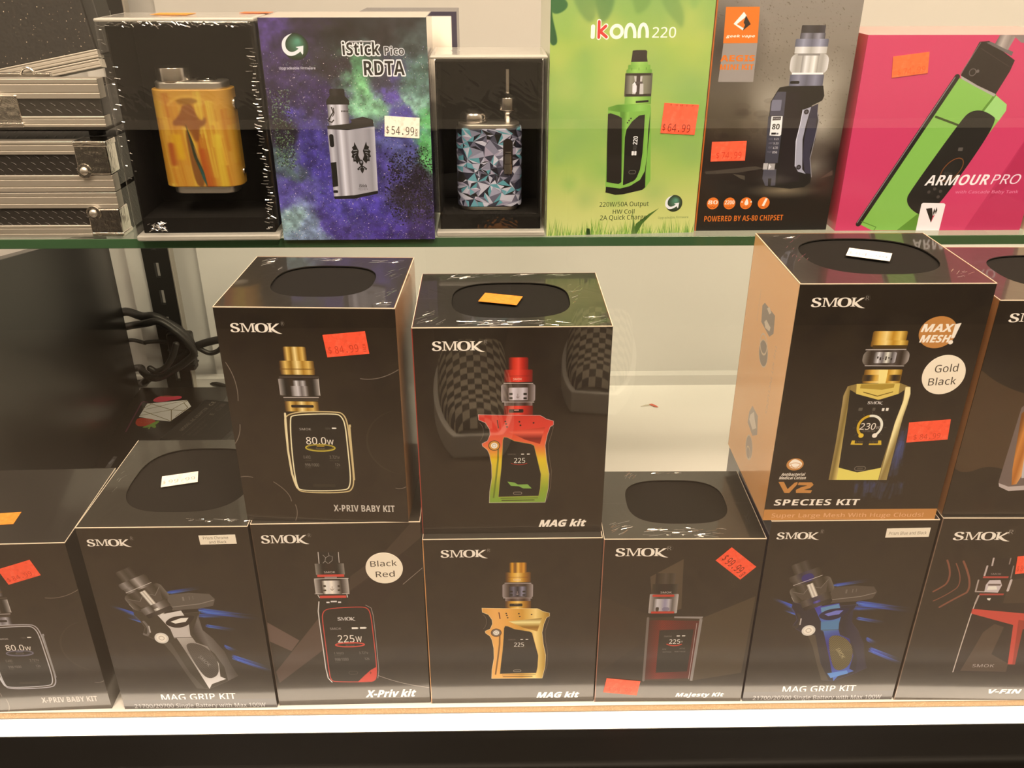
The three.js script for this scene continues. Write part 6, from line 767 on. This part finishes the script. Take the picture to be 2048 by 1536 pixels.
// cables: tubes along points in mm
const cableMat = phys({ color: lin(0.012, 0.011, 0.01), roughness: 0.45 });
function cable(label, r, pts) { const v = []; for (let i = 0; i < pts.length; i += 3) v.push(new THREE.Vector3(pts[i] * mm, pts[i + 1] * mm, pts[i + 2] * mm)); const m = mesh('power_cable', merge([new THREE.TubeGeometry(new THREE.CatmullRomCurve3(v), 60, r * mm, 10), ...[v[0], v[v.length - 1]].map((q) => new THREE.SphereGeometry(r * mm, 12, 8).translate(q.x, q.y, q.z))]), cableMat); m.userData = { label, category: 'cable', group: 'black cables in the back corner' }; return m; }
cable('black cable looping from the black board over the upright', 4.6, [-416, 93, -881, -402, 97, -880.5, -379.4, 96.4, -868.0, -363.6, 98.7, -862.0, -348.6, 90.3, -860.0, -336.7, 79.8, -860.0, -330.1, 68.0, -860.0, -334.7, 57.1, -862.0, -350.2, 46.4, -866.0, -366.8, 33.4, -868.0, -380.9, 27.2, -866.0, -392.3, 17.9, -870.0, -399, 11, -880, -414, 8, -881]);
cable('black cable hanging in a slack loop beside the upright', 2.8, [-355.3, 93.6, -866.0, -340.4, 81.9, -866.0, -333.0, 65.6, -868.0, -324.3, 56.3, -870.0, -315.6, 51.6, -871.0, -306.7, 54.0, -872.0, -300.0, 60.7, -873.0, -286.5, 71.6, -875.0]);
cable('thicker black cable running behind the gold rounded-device box', 4.2, [-375.7, 25.7, -874.0, -358.5, 41.2, -872.0, -342.2, 52.9, -870.0, -327.3, 61.1, -870.0, -313.1, 65.8, -870.0, -296.3, 69.2, -870.0, -269.2, 74.0, -872.0]);
cable('thin black cable sagging from the black board towards the upright', 2.2, [-414, 62, -880, -400, 65, -877, -381.7, 66.4, -866.0, -380.7, 67.8, -864.0, -365.3, 68.0, -866.0, -350.6, 63.4, -868.0, -339.0, 58.3, -866.0]);
cable('black cable twisted round the looping one', 4.0, [-416, 77, -880.5, -402, 81, -878, -371.3, 95.0, -852.0, -355.0, 98.4, -849.0, -339.9, 87.3, -848.0, -330.4, 75.7, -848.0, -324.8, 61.9, -850.0, -337.2, 49.3, -852.0, -352.2, 39.8, -852.0, -368.2, 31.5, -852.0, -374.5, 32.5, -849.0, -390, 33, -864, -398, 31, -878, -416, 27, -880.5]);
cable('short black cable end hanging before the upright', 3.4, [-337.5, 76.8, -838.0, -344.3, 61.8, -838.0, -355.8, 48.0, -840.0, -365.3, 44.1, -841.0, -371.5, 47.2, -842.0]);
cable('black cable lying along the foot of the back wall', 3.2, [-360.8, 4.0, -888.2, -349.7, 5.0, -894.9, -334.6, 6.0, -892.6, -318.9, 5.0, -886.7, -306.2, 4.0, -880.9, -278.3, 4.0, -870.5]);
{
  const p = [-346.5, 77.2, -866.0, -343.3, 32.9, -866.0];
  const t = thing('plug_adapter', 'black plug adapter tangled in the cables on the upright', 'plug', [(p[0] + p[3]) / 2, p[4], -872], 0);
  mesh('plug_body', box(-13, 13, 0, p[1] - p[4], -5, 8, 3), phys({ color: lin(0.014, 0.013, 0.012), roughness: 0.35 }), t); mesh('plug_ribs', merge([0, 1, 2, 3].map((i) => box(-13.6, 13.6, 6 + i * 6, 8 + i * 6, -5.4, 8.6, 0.6))), std(lin(0.02, 0.019, 0.018), 0.4), t);
}
{
  const w = 100, d = 170, t = thing('flat_carton', 'flat black carton printed with strawberries and white facets, on the shelf board', 'box', [-346, 0.1, -781]);
  mesh('carton_body', box(-w / 2, w / 2, 0, 11.7, -d / 2, d / 2), std(lin(0.012, 0.010, 0.010), 0.35), t);
  const print = texture(w, d, 9, (c) => {
    rect(c, 0, 0, w, d, '#181210');
    line(c, [19.5, 34.8, 14.1, 32.8, 12.9, 35.6, 19.7, 98.0], 1.6, K('#7a3a4c'));
    poly(c, [19.6, 37.6, 59.8, 30.2, 68.8, 44.9, 57.3, 77.4, 41.3, 74.2, 21.5, 67.0], K('#f0e2c4', 1.5)); const g = K('#8a7444');
    for (const p of [[23.7, 50.3, 45.1, 38.0, 60.1, 31.3], [22.7, 37.6, 50.2, 52.2, 71.9, 55.1], [20.8, 64.4, 50.2, 52.2, 61.0, 31.3], [21.9, 54.7, 55.8, 75.4], [50.2, 52.2, 58.4, 77.1], [58.3, 36.5, 66.1, 47.5, 59.6, 66.8], [25.3, 37.7, 19.7, 48.4]]) line(c, p, 0.8, g);
    blob(c, [23.6, 33.0, 23.2, 25.6, 29.2, 19.1, 40.1, 20.2, 51.5, 20.4, 52.7, 27.1, 41.9, 31.0, 32.1, 35.0], K('#d0404c', 1.4)); line(c, [28.7, 20.2, 36.1, 21.5, 44.5, 20.5], 1.2, K('#7a7a3a'));
    blob(c, [21.6, 76.4, 21.3, 69.2, 31.6, 70.1, 41.8, 74.2, 43.8, 83.6, 37.5, 86.8, 28.8, 87.5, 24.0, 83.2], K('#b8341e', 1.4)); reseed(3); for (let i = 0; i < 30; i++) { const a = [32.0, 78.3]; disc(c, a[0] - 9 + rnd() * 20, a[1] - 4 + rnd() * 8, 0.25, K('#d8a04c')); }
    for (const p of [[31.3, 90.0, 38.8, 83.5, 42.2, 76.8, 46.9, 76.0, 45.4, 83.6, 40.3, 90.2], [39.3, 91.8, 41.8, 94.3, 40.8, 86.9], [41.4, 88.5, 47.5, 92.0, 46.0, 85.3, 41.3, 83.5]]) blob(c, p, K('#7a9a34', 1.3));
    poly(c, [25.8, 166.2, 26.0, 145.3, 29.7, 146.1, 31.1, 166.3], K('#6a6258')); poly(c, [25.5, 157.7, 27.2, 150.5, 29.3, 152.0, 28.1, 160.6], K('#8a8478'));
  });
  const m = mesh('carton_print', new THREE.BoxGeometry(w * mm, 0.3 * mm, d * mm), phys({ map: print, roughness: 0.35, clearcoat: 0.6, clearcoatRoughness: 0.12 }), t); m.position.y = 11.9 * mm;
}
{
  const a = [-323.4, 32.0, -718.7, -302.7, 32.0, -802.0], ang = Math.atan2(-(a[5] - a[2]), a[3] - a[0]) * 180 / Math.PI, L = Math.hypot(a[3] - a[0], a[5] - a[2]), W = 62;
  const t = thing('power_brick', 'black power adapter brick with small grey lettering, lying over the strawberry carton', 'power adapter', [(a[0] + a[3]) / 2, 12.3, (a[2] + a[5]) / 2], ang);
  mesh('brick_body', box(-L / 2, L / 2, 0, 19.7, 0, W, 2.4), phys({ color: lin(0.011, 0.0105, 0.01), roughness: 0.4 }), t);
  const tx = texture(L, W, 8, (c, w, h) => { rect(c, 0, 0, w, h, '#15120f'); const k = '#5e5a54'; T(c, 'MODEL AC ADAPTER', w * 0.2, 8, w * 0.8, 12.5, k, { bold: true }); T(c, 'INPUT 100-240V 50/60Hz', w * 0.12, 22, w * 0.5, 25, '#3e3a36'); T(c, 'OUTPUT 19V 3.4A', w * 0.12, 28, w * 0.42, 31, '#3e3a36'); rect(c, w * 0.1, 17, w * 0.98, 17.6, '#3a3632'); T(c, 'CE', w * 0.86, 8, w * 0.97, 13, '#7a766e', { bold: true }); ring(c, w * 0.8, 24, 3, 3, 0.5, '#4a4640'); rect(c, w * 0.86, 21, w * 0.95, 27, '#34302c'); T(c, 'E', w * 0.64, 21, w * 0.68, 26, '#5a564e', { bold: true }); rect(c, w * 0.3, 38, w * 0.9, 38.5, '#34302c'); });
  const m = mesh('brick_label', new THREE.BoxGeometry((L - 6) * mm, 0.2 * mm, (W - 6) * mm), std(0xffffff, 0.5, { map: tx }), t); m.position.set(0, 19.8 * mm, W / 2 * mm);
}
{
  const p = [167.3, 0.0, -836.4], t = thing('torn_scrap', 'tiny torn scrap of clear and red film on the white shelf board', 'scrap', [p[0], 0.2, p[2]]);
  const sh = (pts) => { const s = new THREE.Shape(); pts.forEach(([x, y], i) => i ? s.lineTo(x * mm, y * mm) : s.moveTo(x * mm, y * mm)); return new THREE.ExtrudeGeometry(s, { depth: 0.3 * mm, bevelEnabled: false }).rotateX(-Math.PI / 2); };
  mesh('red_film', sh([[-2, 3], [1, 4], [5, 0], [7, -4], [4, -3], [0, 0]]).translate(0, 0.6 * mm, 0), std(lin(0.7, 0.14, 0.08), 0.4), t); mesh('clear_film', sh([[-12, -1], [-6, 3], [0, 4], [1, 1], [-5, 0]]), std(lin(0.62, 0.58, 0.48), 0.4), t);
}
// ---------------------------------------------------------------- checked slip-on shoes in front of the case, seen only mirrored in its glass
{
  const check = texture(100, 160, 8, (c, w, h) => { rect(c, 0, 0, w, h, '#17150f'); for (let j = 0; j < 16; j++) for (let i = 0; i < 10; i++) if ((i + j) % 2) rect(c, i * 10, j * 10, i * 10 + 10, j * 10 + 10, '#b4ac9a'); });
  const prof = (k) => 0.052 * Math.pow(Math.sin(Math.PI * Math.min(1, Math.max(0.0, 0.06 + 0.9 * k))), 0.42) * (1 - 0.16 * k);   // half width along the length, toe at k = 0
  const up = new THREE.BufferGeometry(), P = [], UV = [], I = [], NU = 36, NV = 20, rise = (k) => { const q = Math.max(0, Math.min(1, (k - 0.12) / 0.45)); return 0.034 + 0.056 * q * q * (3 - 2 * q); };
  let arc = 0;
  for (let i = 0; i <= NU; i++) { const k = i / NU, w = prof(k); if (i) arc += Math.hypot(0.28 / NU, rise(k) - rise(k - 1 / NU)); for (let j = 0; j <= NV; j++) { const a = j / NV * Math.PI; P.push(-Math.cos(a) * w, 0.028 + Math.sin(a) ** 0.6 * rise(k) * Math.min(1, 3.2 * Math.sqrt(k + 0.01)), k * 0.28); UV.push(-Math.cos(a) * w / 0.09 + 0.5, (arc + 0.012 * (1 - Math.sin(a))) / 0.144); } }
  for (let i = 0; i < NU; i++) for (let j = 0; j < NV; j++) { const q = i * (NV + 1) + j; I.push(q, q + 1, q + NV + 1, q + 1, q + NV + 2, q + NV + 1); }
  up.setAttribute('position', new THREE.Float32BufferAttribute(P, 3)); up.setAttribute('uv', new THREE.Float32BufferAttribute(UV, 2)); up.setIndex(I); up.computeVertexNormals(); check.wrapS = check.wrapT = THREE.RepeatWrapping;
  const so = new THREE.Shape(); for (let i = 0; i <= 40; i++) { const k = i / 40; i ? so.lineTo(prof(k) + 0.004, -k * 0.286 + 0.003) : so.moveTo(prof(k) + 0.004, 0.003); } for (let i = 40; i >= 0; i--) { const k = i / 40; so.lineTo(-prof(k) - 0.004, -k * 0.286 + 0.003); }
  const sole = new THREE.ExtrudeGeometry(so, { depth: 0.028, bevelEnabled: true, bevelSize: 0.002, bevelThickness: 0.002, bevelSegments: 2 }).rotateX(-Math.PI / 2).translate(0, 0.002, 0);
  const s0 = thing('slip_on_shoe', 'checked slip-on shoe with white sole, toe pointing at the case', 'shoe', [-26, -120, 150], -4, 'pair of checked shoes');
  mesh('upper', up, new THREE.MeshStandardMaterial({ map: check, roughness: 0.8, side: THREE.DoubleSide }), s0); mesh('sole', sole, std(lin(0.75, 0.73, 0.68), 0.6), s0);
  mesh('trouser_leg', lathe([[0, 60], [46, 60], [50, 84], [54, 110], [56, 150], [60, 300], [0, 302]], 24).translate(0, 0, 0.175), std(lin(0.02, 0.02, 0.02), 0.9), s0);  // added dark column standing in for the trouser leg that covers the shoe
  const s1 = s0.clone(); s1.name = numbered('slip_on_shoe'); s1.position.set(0.13, -0.12, 0.26); s1.rotation.y = 0.16; s1.userData = { label: 'second checked slip-on shoe, standing farther back from the case', category: 'shoe', group: 'pair of checked shoes' }; scene.add(s1);
}
renderer.render(scene, camera);
